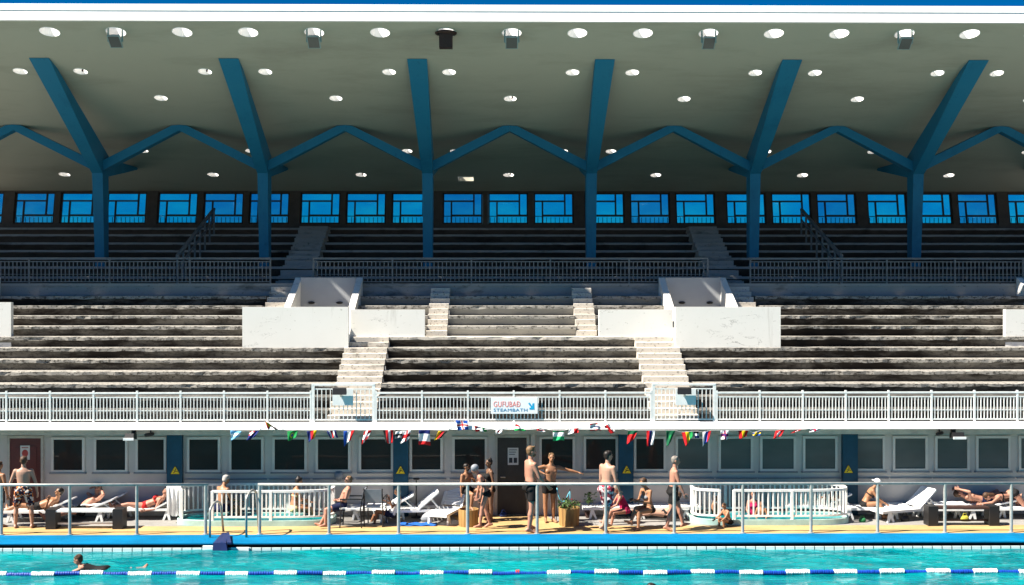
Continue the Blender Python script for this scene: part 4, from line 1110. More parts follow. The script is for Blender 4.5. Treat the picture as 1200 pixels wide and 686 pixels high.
    small(e, 'eyebrows', HAIR[hair] if hair not in ('white',) else HAIR['grey'])
    # hair
    h = MB()
    if hair and hairstyle != 'bald':
        h.ellip(hc + hu * .040 * s - fc * .022 * s, hs * .086 * s, fc * .096 * s, hu * .086 * s, 16, 10)
        h.ellip(hc + hu * .002 * s - fc * .046 * s, hs * .079 * s, fc * .064 * s, hu * .082 * s, 14, 8)
        rh = random.Random(int(px * 7 + H * 100))
        for k in range(10):
            a = rh.uniform(-2.6, 2.6); h.ellip(hc + hu * (.075 + rh.uniform(-.02, .03)) * s + (-fc * math.cos(a) * .055 + hs * math.sin(a) * .05) * s, hs * .03 * s, fc * .03 * s, hu * .022 * s, 8, 6)
        if hairstyle == 'bun': h.ellip(hc + hu * .115 * s - fc * .05 * s, hs * .042 * s, fc * .042 * s, hu * .038 * s)
        if hairstyle == 'long':
            for q in (-.045, 0, .045): h.capsule(hc - fc * .06 * s + hs * q * s, hc - fc * .085 * s + hs * q * 1.3 * s - hu * .20 * s, .042 * s, .030 * s)
        if beard:
            h.ellip(hc - hu * .072 * s + fc * .038 * s, hs * .062 * s, fc * .056 * s, hu * .046 * s)
        child(fused(h, .010 * s, 1, [HAIR[hair]], 'hair'), 'hair')
    elif beard: pass
    if glasses:
        g = MB()
        for sd in (1, -1):
            g.ellip(hc + fc * .094 * s + hs * sd * .034 * s + hu * .008 * s, hs * .028 * s, fc * .010 * s, hu * .021 * s, 10, 6)
            g.capsule(hc + fc * .08 * s + hs * sd * .062 * s + hu * .012 * s, hc - fc * .01 * s + hs * sd * .084 * s + hu * .012 * s, .004 * s, .004 * s, 6)
        small(g, 'sunglasses', CL['black'])
    if hat == 'cap':
        c = MB(); c.ellip(hc + hu * .030 * s - fc * .012 * s, hs * .090 * s, fc * .110 * s, hu * .100 * s, 16, 10); small(c, 'swim_cap', CL['silver'])
    if hat == 'sunhat':
        c = MB(); c.ellip(hc + hu * .06 * s - fc * .01 * s, hs * .094 * s, fc * .108 * s, hu * .085 * s, 16, 10)
        c.loft([(hc + hu * .045 * s, hs * .10 * s, fc * .12 * s), (hc + hu * .030 * s, hs * .165 * s, fc * .185 * s), (hc + hu * .018 * s, hs * .165 * s, fc * .185 * s), (hc + hu * .03 * s, hs * .10 * s, fc * .12 * s)], 18); small(c, 'sun_hat', M['towel_white'])
    if phone:
        wr, pc, hd, pn, ax = hands['ra']; c = MB(); c.obox(pc + hd * .07 * s + U * .03, ax * .04 * s, U * .006 * s + hd * .01, hd * .075 * s)
        t = build(c, 'mobile_phone', M['black']); t.location += loc; tag(t, 'black phone held by the woman sitting with crossed legs', 'phone')
    # clothes
    def torso_piece(t0, t1, g):
        n = 9; out = []
        for i in range(n + 1):
            t = t0 + (t1 - t0) * i / n
            for (ta, wa, da, fa), (tb, wb, db, fb_) in zip(prof, prof[1:]):
                if ta <= t <= tb:
                    k = (t - ta) / (tb - ta); w, dp, fw = wa + (wb - wa) * k, da + (db - da) * k, fa + (fb_ - fa) * k; break
            out.append(sec(t, w * (1 + (fp(t) - 1) * .6), dp * fp(t), g * s, fw + dp * (fp(t) - 1) * .3))
        return out
    for w in wear:
        kind, mat = w[0], CL[w[1]]
        c = MB()
        if kind in ('shorts', 'trunks', 'brief', 'long_shorts'):
            fr = {'brief': .10, 'trunks': .42, 'shorts': .62, 'long_shorts': .86}[kind]; g = {'brief': .010, 'trunks': .013, 'shorts': .020, 'long_shorts': .024}[kind]
            c.loft(torso_piece(-.108, .115 if kind != 'brief' else .075, g), 18)
            for k in ('ll', 'rl'):
                hp, kn, an, th, toe = J[k]; e = hp.lerp(kn, fr); fl = {'brief': .98, 'trunks': .95, 'shorts': 1.06, 'long_shorts': 1.02}[kind]
                c.capsule(hp - (kn - hp).normalized() * .05 * s, e, th + g * s, max(th * (1 - fr * .28), .07 * s) * fl + g * s, 14, flat=1)
                sd = 1 if k == 'll' else -1
                c.ellip(hp - Fr * .055 * s - T * .02 * s, S * (.085 * s + g * s), Fr * (.075 * s + g * s), T * .085 * s)
            child(fused(c, .015 * s, 2, [mat], kind), 'swim_' + kind if kind != 'brief' else 'swim_brief')
        if kind in ('suit', 'shirt'):
            c.loft(torso_piece(-.108, .43 if kind == 'suit' else .50, .010 if kind == 'suit' else .022), 18)
            if fem:
                for sd in (1, -1): c.ellip(spine(.335) + S2 * sd * .070 * s + F2 * .088 * s, S2 * .074 * s, F2 * .070 * s, T2 * .074 * s)
            for k in ('ll', 'rl'):
                hp, kn, an, th, toe = J[k]; c.ellip(hp - Fr * .055 * s - T * .02 * s, S * .094 * s, Fr * .084 * s, T * .09 * s)
                c.capsule(hp, hp.lerp(kn, .12), th + .010 * s, th + .006 * s, flat=1)
            for sd in (1, -1):
                c.capsule(spine(.42) + S2 * sd * .085 * s + F2 * .09 * s, spine(.53) + S2 * sd * .085 * s, .016 * s, .016 * s); c.capsule(spine(.53) + S2 * sd * .085 * s, spine(.42) + S2 * sd * .085 * s - F2 * .095 * s, .016 * s, .016 * s)
                if kind == 'shirt':
                    k = 'la' if sd > 0 else 'ra'; sh = spine(.475) + S2 * sd * shw * s; c.capsule(sh - V(P[k][0]) * .02 * s, sh + V(P[k][0]) * .15 * s, .072 * s, .066 * s, 12, flat=1)
                    c.capsule(spine(.46) + S2 * sd * .1 * s, sh, .078 * s, .072 * s)
            child(fused(c, .014 * s, 2, [mat], kind), 'swimsuit' if kind == 'suit' else 'shirt')
        if kind == 'top':
            c.loft(torso_piece(.30, .345, .007), 18)
            for sd in (1, -1):
                c.ellip(spine(.335) + S2 * sd * .070 * s + F2 * .090 * s, S2 * .068 * s, F2 * .066 * s, T2 * .060 * s)
                c.capsule(spine(.38) + S2 * sd * .08 * s + F2 * .13 * s, spine(.53) + S2 * sd * .06 * s + F2 * .01, .010 * s, .010 * s)
            child(fused(c, .012 * s, 1, [mat], 'bikini_top'), 'bikini_top')
    return o

def ph(py, top, z=0.0):            # body height of somebody whose soles are at row py and crown at row top
    d = DF(py, z); return d, (py - top) * d / F
# --- standing and walking
d, h = ph(616, 538)
person(1, d, 60, h * .98, pose(la=((-.1, .25, -1), (.2, .1, -1))), 'man in dark trunks at the left edge seen from behind', 'tan', hair='brown', wear=[('shorts', 'black')])
d, h = ph(617.5, 533)
person(30, d, 96, h, pose(la=((.0, .42, -1), (.12, .12, -1)), ra=((.0, -.36, -1), (.1, -.12, -1)), ll=((.05, .18, -1), (-.02, .04, -1)), rl=((-.02, -.22, -1), (-.06, -.06, -1)), look=(1, .1, 0)), 'man in dark floral shorts standing with his back to the pool', 'pale', hair='brown', wear=[('long_shorts', 'floral')])
d, h = ph(612, 543.5, .0)
person(547, d + .12, 318, 1.46, pose(T=(-.04, 0, 1), la=((.25, .55, -1), (.35, -.6, .35)), ra=((.02, -.20, -1), (.05, -.05, -1)), ll=((.8, .30, .05), (-.05, .05, -1)), rl=((.8, -.15, -.1), (-.12, -.05, -1)), look=(1, .3, 0)), 'bearded dark haired man with sunglasses perched on the left planter', 'tan', hair='dark', wear=[('trunks', 'black')], beard=True, glasses=True, z=1.02, top=543.5)
d, h = ph(619.5, 545)
person(569, d, 188, h * 1.04, pose(T=(.30, 0, 1), T2=(.45, 0, 1), H=(.5, 0, 1), ll=((.30, .03, -1), (.12, .0, -1)), rl=((-.02, -.03, -1), (-.30, 0, -1)), la=((-.15, .16, -1), (.15, -.1, -1)), ra=((-.05, -.16, -1), (.25, .1, -1))), 'stooping woman in a silver swim cap and black bikini bottoms', 'pink', 'f', 'grey', 'bald', wear=[('brief', 'black'), ('top', 'black')], hat='cap', fat=1.12)
d, h = ph(610.5, 535)
person(574, d, 200, h * .97, pose(la=((-.12, .16, -1), (.2, .05, -1)), look=(1, .2, -.1)), 'woman in a black swimsuit with her hair in a bun by the brown door', 'dark', 'f', 'dark', 'bun', wear=[('suit', 'black')])
d, h = ph(623.5, 523)
person(622, d, 22, h, pose(T=(.0, 0, 1), la=((.0, .16, -1), (.3, .05, -1)), ra=((.36, -.16, -1), (.75, .05, -.75)), ll=((.20, .05, -1), (-.12, .0, -1)), rl=((-.08, -.05, -1), (-.16, 0, -1)), look=(1, -.1, .05)), 'tall bearded man in black shorts walking to the right', 'pink', hair='blond', wear=[('shorts', 'black')], beard=True)
d, h = ph(612, 531)
person(644, d, 285, h, pose(la=((.15, 1, -.28), (.25, 1, -.25)), ra=((.1, -.8, -.12), (.45, .65, -.30)), T=(.0, .08, 1), ll=((.04, .0, -1), (-.03, .02, -1)), rl=((.0, -.03, -1), (-.05, .03, -1)), look=(1, -.2, -.05)), 'boy in black trunks stretching one arm out to the side', 'tan', hair='blond', wear=[('trunks', 'black')])
d, h = ph(622, 529)
person(711, d, 38, h, pose(T=(.06, 0, 1), ll=((.26, .04, -1), (.02, .0, -1)), rl=((-.16, -.05, -1), (-.46, .0, -1)), la=((.02, .14, -1), (.3, .1, -1)), ra=((.12, -.16, -1), (.42, -.05, -1)), look=(1, -.25, .0)), 'dark haired man in red and white patterned shorts walking right', 'pale', hair='dark', wear=[('long_shorts', 'redwhite')])
d, h = ph(622, 535)
person(789, d, 2, h, pose(T=(.08, 0, 1), ll=((.42, .03, -1), (.24, .0, -1)), rl=((-.14, -.03, -1), (-.30, .0, -1)), la=((-.12, .12, -1), (.22, .08, -1)), ra=((.25, -.14, -1), (.5, -.05, -1)), look=(1, -.15, -.05)), 'grey haired man in black shorts striding to the right', 'pink', hair='grey', wear=[('shorts', 'black')])
# --- sitting and lying.  z is the height of the hips
SEAT = .47
person(47, DF(609), 182, 1.74, pose(T=(-1, 0, .36), la=((.35, .5, -.5), (-.35, .15, .95)), ra=((.2, -.5, -.7), (.9, 0, .2)), ll=((1, .12, .18), (.85, .1, -.35)), rl=((1, -.1, .02), (1, 0, -.25)), H=(-.35, 0, 1), look=(1, .5, 0)), 'reclining dark haired man in black trunks raising his forearm', 'tan', hair='dark', wear=[('trunks', 'black')], z=.50, top=571)
person(96, DF(608), 228, 1.84, pose(T=(-1, 0, .62), la=((.05, .95, .55), (-.30, -1.0, .50)), ra=((.05, -.95, .55), (-.30, 1.0, .50)), ll=((1, .1, .1), (1, .05, -.2)), rl=((1, -.1, .05), (1, -.05, -.2)), H=(-.2, 0, 1), look=(1, .6, 0)), 'reclining man with both hands clasped behind his head', 'pink', hair='blond', wear=[('trunks', 'black')], z=.49, top=569.5)
person(172, DF(607), 182, 1.70, pose(T=(-1, 0, .42), la=((.4, .25, -.9), (.9, .1, -.1)), ra=((.4, -.25, -.9), (.9, 0, -.1)), ll=((1, .08, .16), (1, .05, -.2)), rl=((1, -.1, .06), (1, -.05, -.15)), H=(-.5, 0, 1)), 'woman in a red bikini reclining on a white lounger', 'pink', 'f', 'grey', wear=[('brief', 'red'), ('top', 'red')], z=.51, top=570)
person(259, 30.15, 48, 1.80, pose(T=(.10, 0, 1), T2=(.28, 0, 1), H=(.35, 0, 1), la=((.35, .2, -1), (.9, -.1, -.3)), ra=((.35, -.2, -1), (.9, .1, -.3)), ll=((1, .15, -.02), (.1, .05, -1)), rl=((1, -.15, -.02), (.1, -.05, -1))), 'white haired man sitting with a bare back behind the left tub fence', 'tan', hair='white', wear=[('trunks', 'navy')], z=.42, fat=1.1, top=557.5)
person(345, 30.15, 28, 1.70, pose(T=(.08, 0, 1), T2=(.22, 0, 1), H=(.25, 0, 1), la=((.3, .2, -1), (.9, -.1, -.2)), ra=((.3, -.2, -1), (.9, .1, -.2)), ll=((1, .15, -.05), (.1, .05, -1)), rl=((1, -.15, -.05), (.1, -.05, -1))), 'dark haired woman in a cream bikini sitting behind the left tub fence', 'tan', 'f', 'dark', 'bun', wear=[('brief', 'cream'), ('top', 'cream')], z=.46, top=559.5)
d = DF(616.5)
person(400.5, d, 188, 1.62, pose(T=(-.40, 0, 1), la=((.25, .22, -.9), (.75, -.55, -.15)), ra=((.25, -.22, -.9), (.75, .55, -.15)), ll=((1, .22, -.15), (.05, .10, -1)), rl=((.85, -.20, -.45), (.62, .05, -1)), H=(-.08, 0, 1), look=(1, .35, .05)), 'man in navy shorts and sunglasses leaning back in a chair', 'pink', hair='blond', wear=[('shorts', 'navy')], glasses=True, z=.62, fat=1.12, top=558)
person(458, 29.9, 186, 1.50, pose(T=(-.6, 0, 1), la=((.5, .15, -.5), (.35, .1, 1)), ra=((.5, -.2, -.7), (.8, .2, .5)), ll=((1, .1, .25), (.2, .05, -1)), rl=((1, -.1, .1), (.5, -.05, -1)), H=(.25, 0, 1), look=(1, .2, -.4)), 'person in a white shirt sitting low beside the blue pilaster', 'brown', 'f', 'dark', wear=[('shirt', 'white'), ('trunks', 'navy')], z=.50, top=572)
person(733, 29.65, 187, 1.46, pose(T=(.32, 0, 1), T2=(.6, 0, 1), H=(.30, 0, 1), la=((.5, .16, -.9), (.85, 0, -.35)), ra=((.5, -.16, -.9), (.85, 0, -.35)), ll=((1, .16, -.1), (.2, .05, -1)), rl=((1, -.16, -.1), (.5, -.05, -1)), look=(1, .1, -.2)), 'grey haired woman in a magenta swimsuit sitting on a lounger', 'pink', 'f', 'grey', wear=[('suit', 'magenta')], z=SEAT, fat=1.3, top=569)
person(760, 29.15, 215, 1.72, pose(T=(.08, 0, 1), T2=(.24, 0, 1), H=(.42, 0, 1), la=((.3, .16, -1), (.85, -.35, .10)), ra=((.3, -.16, -1), (.85, .25, .12)), ll=((1, .02, -.05), (.12, .05, -1)), rl=((1, .20, .16), (.62, .18, -.85)), look=(1, 0, -.5)), 'woman in a silver bikini sitting with crossed legs and looking down', 'tan', 'f', 'brown', wear=[('brief', 'black'), ('top', 'silver')], z=SEAT + .06, phone=True, top=560)
person(779, 30.0, 182, 1.5, pose(T=(-.8, 0, .6), T2=(-.7, 0, .7), H=(-.2, 0, 1), la=((.3, .2, -1), (.9, -.1, -.2)), ra=((.3, -.2, -1), (.9, .1, -.2)), ll=((1, .12, .1), (1, .05, -.15)), rl=((1, -.12, .1), (1, -.05, -.15))), 'person reclining half hidden behind the striding grey haired man', 'pale', 'f', 'brown', wear=[('brief', 'black'), ('top', 'black')], z=SEAT, top=577)
person(838, 30.2, 330, 1.15, pose(T=(-.05, 0, 1), H=(.1, 0, 1), la=((.2, .3, -1), (.6, -.1, -.8)), ra=((.2, -.3, -1), (.6, .1, -.8)), ll=((1, .2, -.05), (.1, .05, -1)), rl=((1, -.2, -.05), (.1, -.05, -1))), 'boy in blue grey trunks sitting at the left end of the right tub', 'tan', hair='dark', wear=[('trunks', 'blue')], z=.38, top=582)
person(855, 29.28, 200, 1.06, pose(T=(.35, 0, 1), H=(.3, 0, 1), la=((.6, .2, -.8), (.8, 0, -.5)), ra=((.6, -.2, -.8), (.8, 0, -.5)), ll=((1, .2, .35), (-.1, .05, -1)), rl=((1, -.2, .35), (-.1, -.05, -1))), 'small child crouching in the gap of the right tub fence', 'tan', hair='brown', wear=[('trunks', 'black')], z=.30, top=590)
person(883, 30.25, 275, 1.36, pose(T=(.05, 0, 1), la=((.2, .3, -1), (.6, -.2, -.6)), ra=((.2, -.3, -1), (.6, .2, -.6)), ll=((1, .25, -.1), (.1, .05, -1)), rl=((1, -.25, -.1), (.1, -.05, -1)), look=(1, -.4, -.1)), 'pink skinned woman sitting in the right tub behind its fence', 'pink', 'f', 'blond', wear=[('suit', 'magenta')], z=.40, top=576)
person(893, 29.9, 255, .98, pose(T=(.1, 0, 1), la=((.2, .3, -1), (.6, -.2, -.6)), ra=((.2, -.3, -1), (.6, .2, -.6)), ll=((1, .2, -.1), (.1, .05, -1)), rl=((1, -.2, -.1), (.1, -.05, -1))), 'child in navy trunks sitting in the right tub beside the woman', 'tan', hair='brown', wear=[('trunks', 'navy')], z=.36, top=588)
person(966, DF(604), 180, 1.72, pose(T=(-1, 0, .30), F=(0, 0, 1), la=((.5, .35, -.2), (1, .05, .1)), ra=((.4, -.6, -.1), (1, .3, .1)), ll=((1, .08, .32), (.8, .05, -.45)), rl=((1, -.1, .08), (1, -.05, -.1)), H=(-1, 0, .5)), 'sunbather in a black bikini lying behind the right tub fence', 'tan', 'f', 'brown', wear=[('brief', 'black'), ('top', 'black')], z=.42)
person(1015, DF(607.5), 350, 1.58, pose(T=(.32, 0, 1), T2=(.72, 0, 1), H=(.55, 0, 1), la=((.55, .15, -.8), (.7, 0, -.6)), ra=((.5, -.15, -.9), (.8, .1, -.45)), ll=((1, .15, .05), (.35, .05, -1)), rl=((1, -.12, .18), (.25, -.05, -1)), look=(1, -.2, -.35)), 'woman in a white sun hat and black bikini leaning forward', 'tan', 'f', 'brown', wear=[('brief', 'black'), ('top', 'black')], z=.50, hat='sunhat', top=561)
person(1156, DF(606), 0, 1.76, pose(T=(-1, 0, .16), F=(0, 0, 1), la=((-.25, .8, .45), (-.7, -.7, .1)), ra=((-.25, -.6, .6), (-.7, .5, .15)), ll=((1, .1, .55), (.6, .05, -.8)), rl=((1, -.1, .12), (1, -.05, -.1)), H=(-1, 0, .35)), 'sunbather lying on the back with raised elbows near the right edge', 'pink', 'm', 'brown', wear=[('trunks', 'navy')], z=.44)
person(1190, DF(608), 180, 1.72, pose(T=(1, 0, -.18), F=(-.1, 0, -1), la=((.7, .4, -.35), (.9, -.2, -.15)), ra=((.7, -.4, -.35), (.9, .2, -.15)), ll=((-.55, .1, -.75), (-1, .05, -.1)), rl=((-.45, -.1, -.75), (-1, -.05, -.1)), H=(1, 0, .15), look=(.2, 0, -1)), 'sunbather in a black bikini bent face down at the right edge', 'pink', 'f', 'brown', 'long', wear=[('brief', 'black'), ('top', 'black')], z=.64)
# --- swimmers
SWIM = pose(T=(1, 0, .21), F=(0, 0, -1), H=(.25, 0, 1), look=(1, 0, .15), la=((1, .35, -.35), (.9, -.3, -.2)), ra=((1, -.35, -.35), (.9, .3, -.2)), ll=((-1, .12, -.05), (-1, .1, .06)), rl=((-1, -.10, -.02), (-1, -.1, .10)))
sy = 1350 * (HC - WZ) / (664.5 - 343)
person(123, sy, 181, 1.74, SWIM, 'woman in a dark swimsuit swimming breaststroke towards the left', 'pink', 'f', 'brown', 'short', wear=[('suit', 'black')], z=WZ - .085)
sy = 1350 * (HC - WZ - .05) / (689 - 343)
person(735, sy, 20, 1.76, SWIM, 'swimmer whose dark head just shows at the lower picture edge', 'tan', 'm', 'dark', 'short', wear=[('trunks', 'black')], z=WZ - .30)
# ================================================================== FLAGS
FC = {k: paint('flag_' + k, c, 0.8, 0.15, var=0.05, scale=9) for k, c in dict(red=(.45, .012, .015), white=(.72, .71, .70), blue=(.01, .06, .30), navy=(.012, .02, .12), green=(.01, .20, .05), dkgreen=(.008, .09, .04), yellow=(.65, .42, .01), black=(.012, .012, .012), lightblue=(.16, .42, .66), ltgreen=(.02, .36, .13), grey=(.25, .26, .27)).items()}
FD = 30.0
def stripes(cols, way):
    def fn(u, v):
        t = u if way == 'v' else v; return cols[min(len(cols) - 1, int(t * len(cols)))]
    return fn
def cross(field, c, inner=None, off=.36):
    def fn(u, v):
        a, b = abs(u - off), abs(v - .5)
        if inner and (a < .06 or b < .09): return inner
        if a < .12 or b < .18: return c
        return field
    return fn
def canton(base, can, c2):
    def fn(u, v):
        if u < .5 and v < .5: return c2 if (abs(u - .25) < .07 or abs(v - .25) < .10) else can
        return base
    return fn
def disc(field, c, c2=None, rr=.28):
    def fn(u, v):
        q = math.hypot((u - .5) * 1.4, v - .5)
        return (c2 if c2 and q < rr * .5 else c) if q < rr else field
    return fn
def swiss(u, v):
    a, b = abs(u - .5), abs(v - .5)
    return 'white' if (a < .10 and b < .30) or (b < .14 and a < .24) else 'red'
def flag(corners, fn, label, seedv):
    """a hanging bit of cloth: four picture corners give its size and tilt, with folds blown into it"""
    rf_ = random.Random(seedv); n, m = 18, 12
    P = [Vector((PX(x, FD), 0, PZ(y, FD))) for x, y in corners]; tw = (P[1] - P[0]).length; c3 = (P[2] + P[3]) / 2; dv = P[2] - P[3]
    if dv.length < .78 * tw: dv = (dv.normalized() * .5 + (P[1] - P[0]).normalized() * .5) * .78 * tw; P[2], P[3] = c3 + dv / 2, c3 - dv / 2
    keys = []; mb = MB(); k1, k2, ph_ = rf_.uniform(6, 9), rf_.uniform(2, 4), rf_.uniform(0, 6)
    th = .004
    for side in (0, 1):
        for j in range(m + 1):
            for i in range(n + 1):
                u, v = i / n, j / m
                p = P[0].lerp(P[1], u).lerp(P[3].lerp(P[2], u), v)
                w = .030 * v ** .6 * math.sin(k1 * u + k2 * v + ph_) - .06 * v * (seedv % 3 - .6) * .5
                mb.v.append((p.x + .012 * v * math.sin(5 * u + ph_), FD + w + th * side, p.z + .010 * math.sin(k1 * u + ph_) * v))
    K = (n + 1) * (m + 1); names = []
    for side in (0, 1):
        for j in range(m):
            for i in range(n):
                a = side * K + j * (n + 1) + i; c = fn((i + .5) / n, (j + .5) / m)
                if c not in names: names.append(c)
                f = (a, a + 1, a + n + 2, a + n + 1); mb.f.append(f if side == 0 else f[::-1]); mb.m.append(names.index(c))
    ring = [i for i in range(n + 1)] + [j * (n + 1) + n for j in range(1, m + 1)] + [m * (n + 1) + i for i in range(n - 1, -1, -1)] + [j * (n + 1) for j in range(m - 1, 0, -1)]
    for p, q in zip(ring, ring[1:] + ring[:1]): mb.f.append((p, q, K + q, K + p)); mb.m.append(0)
    o = build(mb, 'flag', [FC[c] for c in names], smooth=True); tag(o, label, 'flag', 'small national flags hanging in a row under the balcony')
L = [
 (((271, 504), (284, 505), (281, 511), (272, 516)), stripes(['lightblue', 'white', 'lightblue'], 'h'), 'light blue and white striped flag, leftmost of the hanging row'),
 (((294, 505), (305, 504), (300, 512), (290, 516)), canton('navy', 'red', 'white'), 'dark blue flag with a red and white corner second from the left'),
 (((311, 494), (314, 495), (327, 504), (314, 503)), stripes(['red', 'yellow', 'black'], 'v'), 'red, yellow and black flag blown up against the white balcony edge'),
 (((337, 505), (350, 504), (346, 512), (339, 518)), disc('green', 'yellow', 'blue'), 'green flag with a yellow diamond right of the raised red yellow black one'),
 (((360, 505), (372, 504), (370, 511), (363, 518)), stripes(['navy', 'red', 'yellow'], 'v'), 'blue, red and yellow striped flag above the seated woman in cream'),
 (((383, 505), (394, 504), (395, 513), (388, 514)), stripes(['navy', 'white', 'red', 'white', 'navy'], 'v'), 'narrow flag of dark blue, white and red stripes above the man in a chair'),
 (((403, 505), (416, 504), (411, 515), (404, 523)), stripes(['blue', 'white', 'red'], 'v'), 'blue, white and red upright striped flag left of the red flag with white cross'),
 (((427, 505), (436, 504), (431, 514), (424, 521)), cross('red', 'white'), 'red flag with an offset white cross left of the blue pilaster'),
 (((449, 504), (461, 504), (460, 520), (452, 519)), stripes(['black', 'red', 'white', 'red'], 'v'), 'dark, red and white upright striped flag just left of the second pilaster'),
 (((464, 506), (472, 505), (471, 513), (463, 514)), stripes(['white', 'black', 'grey'], 'h'), 'small grey, black and white flag in front of the second pilaster'),
 (((473, 505), (482, 504), (480, 514), (470, 520)), cross('white', 'red', None, .5), 'white flag with a thin red cross beside the second pilaster'),
 (((491, 504), (504, 504), (504, 522), (491, 521)), stripes(['navy', 'white', 'white', 'red'], 'h'), 'large blue, white and red flag hanging with level stripes'),
 (((514, 505), (525, 505), (516, 512), (510, 517)), stripes(['yellow', 'red', 'black'], 'v'), 'yellow, red and black flag left of the raised blue flag'),
 (((534, 492.5), (548, 493), (549, 503.5), (537, 504)), cross('blue', 'white', 'red', .5), 'blue flag with a white edged red cross spread on the white balcony edge'),
 (((556, 499), (569, 502), (571, 506), (558, 506)), stripes(['red', 'white', 'green'], 'v'), 'red, white and green flag right of the raised blue flag'),
 (((581, 504), (589, 503), (586, 508), (582, 509)), disc('white', 'red'), 'small white flag with a red spot above the brown door'),
 (((604, 497), (607, 498), (617, 505), (603, 505)), stripes(['red', 'white', 'green'], 'h'), 'red, white and green flag twisted above the downpipe'),
 (((628, 503), (634, 502), (640, 507), (630, 506)), stripes(['red', 'red', 'white'], 'h'), 'small crumpled red flag left of the white and green one'),
 (((648, 505), (661, 505), (661, 516), (648, 517)), stripes(['dkgreen', 'white', 'white', 'ltgreen', 'ltgreen'], 'h'), 'white and bright green flag above the boy with the stretched arm'),
 (((667, 503), (678, 502), (678, 507), (666, 509)), stripes(['white', 'red'], 'v'), 'white and red flag right of the white and green one'),
 (((691, 497), (700, 496), (705, 505), (692, 505)), stripes(['red', 'white', 'navy', 'white', 'red'], 'h'), 'red flag with white and dark blue bars right of the middle'),
 (((708, 500), (714, 497), (722, 506), (716, 509)), stripes(['red', 'red', 'white'], 'v'), 'tilted red flag with a white edge left of the third pilaster'),
 (((736, 505), (748, 505), (744, 513), (735, 521)), stripes(['dkgreen', 'red', 'red'], 'h'), 'dark green and red flag in front of the third pilaster'),
 (((758, 505), (768, 505), (766, 522), (758, 524)), stripes(['red', 'navy', 'white'], 'v'), 'red, blue and white upright striped flag right of the third pilaster'),
 (((781, 505), (792, 505), (787, 517), (782, 524)), disc('dkgreen', 'green', None, .2), 'plain dark green flag above the striding man'),
 (((799, 507), (812, 506), (812, 512), (803, 524)), stripes(['red', 'yellow', 'green'], 'v'), 'red, yellow and green flag right of the plain green flag'),
 (((813, 506), (819, 506), (820, 514), (816, 514)), stripes(['black', 'white', 'navy'], 'h'), 'tiny black, white and blue flag beside the red yellow green one'),
 (((824, 507), (834, 505), (830, 517), (824, 524)), stripes(['white', 'blue', 'red'], 'v'), 'white, blue and red flag over the left end of the right tub'),
 (((845, 505), (855, 505), (853, 515), (846, 516)), cross('white', 'red', 'navy', .5), 'white flag with a narrow red and blue cross over the right tub'),
 (((866, 505), (878, 505), (875, 511), (868, 517)), stripes(['red', 'yellow', 'red'], 'v'), 'red and yellow striped flag over the right tub'),
 (((883, 508), (893, 505), (891, 511), (882, 513)), cross('blue', 'yellow'), 'blue flag with a thin yellow cross right of the red and yellow flag'),
 (((910, 505), (921, 504), (915, 512), (906, 515)), swiss, 'red flag with a white plus sign over the right tub'),
 (((934, 504), (942, 504), (934, 507), (927, 509)), disc('red', 'white', 'red', .2), 'red flag with a small white mark, last but one in the row'),
 (((951, 503), (961, 503), (961, 506), (950, 507)), cross('white', 'navy', 'red', .5), 'white and dark blue flag rolled up, last in the row on the right'),
]
for i, (c, fn, lab) in enumerate(L): flag(c, fn, lab, i + 1)
mb = MB(); pts = []
for i, (c, fn, lab) in enumerate(L):
    pts += [(PX(c[0][0], FD), FD + .002, PZ(c[0][1], FD) + .004), (PX(c[1][0], FD), FD + .002, PZ(c[1][1], FD) + .004)]
pts = [(PX(262, FD), FD + .04, PZ(503, FD))] + pts + [(PX(985, FD), FD + .04, PZ(503, FD))]
mb.tube(pts, .005, 5); tag(build(mb, 'flag_line', M['paper']), 'thin pale line that carries the row of small flags', 'line')

# ================================================================== SIGNS
sd = 30.085; x0, x1, z0, z1 = PX(575, sd), PX(630, sd), PZ(485, sd), PZ(466, sd)
mb = MB(); mb.box(x0, x1, sd - .012, sd + .006, z0, z1)
sg = build(mb, 'steam_bath_sign', M['signwhite'], origin=((x0 + x1) / 2, sd, z0)); tag(sg, 'white sign reading GUFUBAÐ STEAMBATH with a blue arrow on the middle railing', 'sign')
W, Hs = x1 - x0, z1 - z0
def letter(txt, name, mat, cx, cz, w, h, par, y):
    me = text_mesh(txt, 1.0, name, 1.08, 0.0); xs = [v.co.x for v in me.vertices]; ys = [v.co.y for v in me.vertices]
    ax, bx, ay, by = min(xs), max(xs), min(ys), max(ys)
    for v in me.vertices:
        v.co = Vector(((v.co.x - ax) / (bx - ax) * w + cx, 0 if v.co.z < 0 else -.003, (v.co.y - ay) / (by - ay) * h + cz))
    me.materials.clear(); me.materials.append(mat)
    o = bpy.data.objects.new(name, me); COL.objects.link(o); o.parent = par; o.location = Vector((0, y, 0)); return o
letter('GUFUBAÐ', 'lettering', M['coral'], -W / 2 + W * .062, Hs * .42, W * .57, Hs * .34, sg, -.0125)
letter('STEAMBATH', 'lettering', M['signblue'], -W / 2 + W * .062, Hs * .135, W * .72, Hs * .19, sg, -.0125)
ar = MB(); ox = lambda a: x0 + W * a; oz = lambda b: z0 + Hs * b
def plate(pts, y0, y1, mb_=None, mi=0):
    n = len(pts); mb_.add([(x, y0, z) for x, z in pts] + [(x, y1, z) for x, z in pts], [tuple(range(n)), tuple(range(2 * n - 1, n - 1, -1))] + [(i, i + n, (i + 1) % n + n, (i + 1) % n) for i in range(n)], mi)
plate([(ox(.80), oz(.62)), (ox(.825), oz(.70)), (ox(.885), oz(.47)), (ox(.885), oz(.62)), (ox(.925), oz(.66)), (ox(.93), oz(.26)), (ox(.83), oz(.26)), (ox(.82), oz(.36)), (ox(.86), oz(.39))], sd - .0155, sd - .0125, ar)
build(ar, 'arrow', M['cyan'], sg)
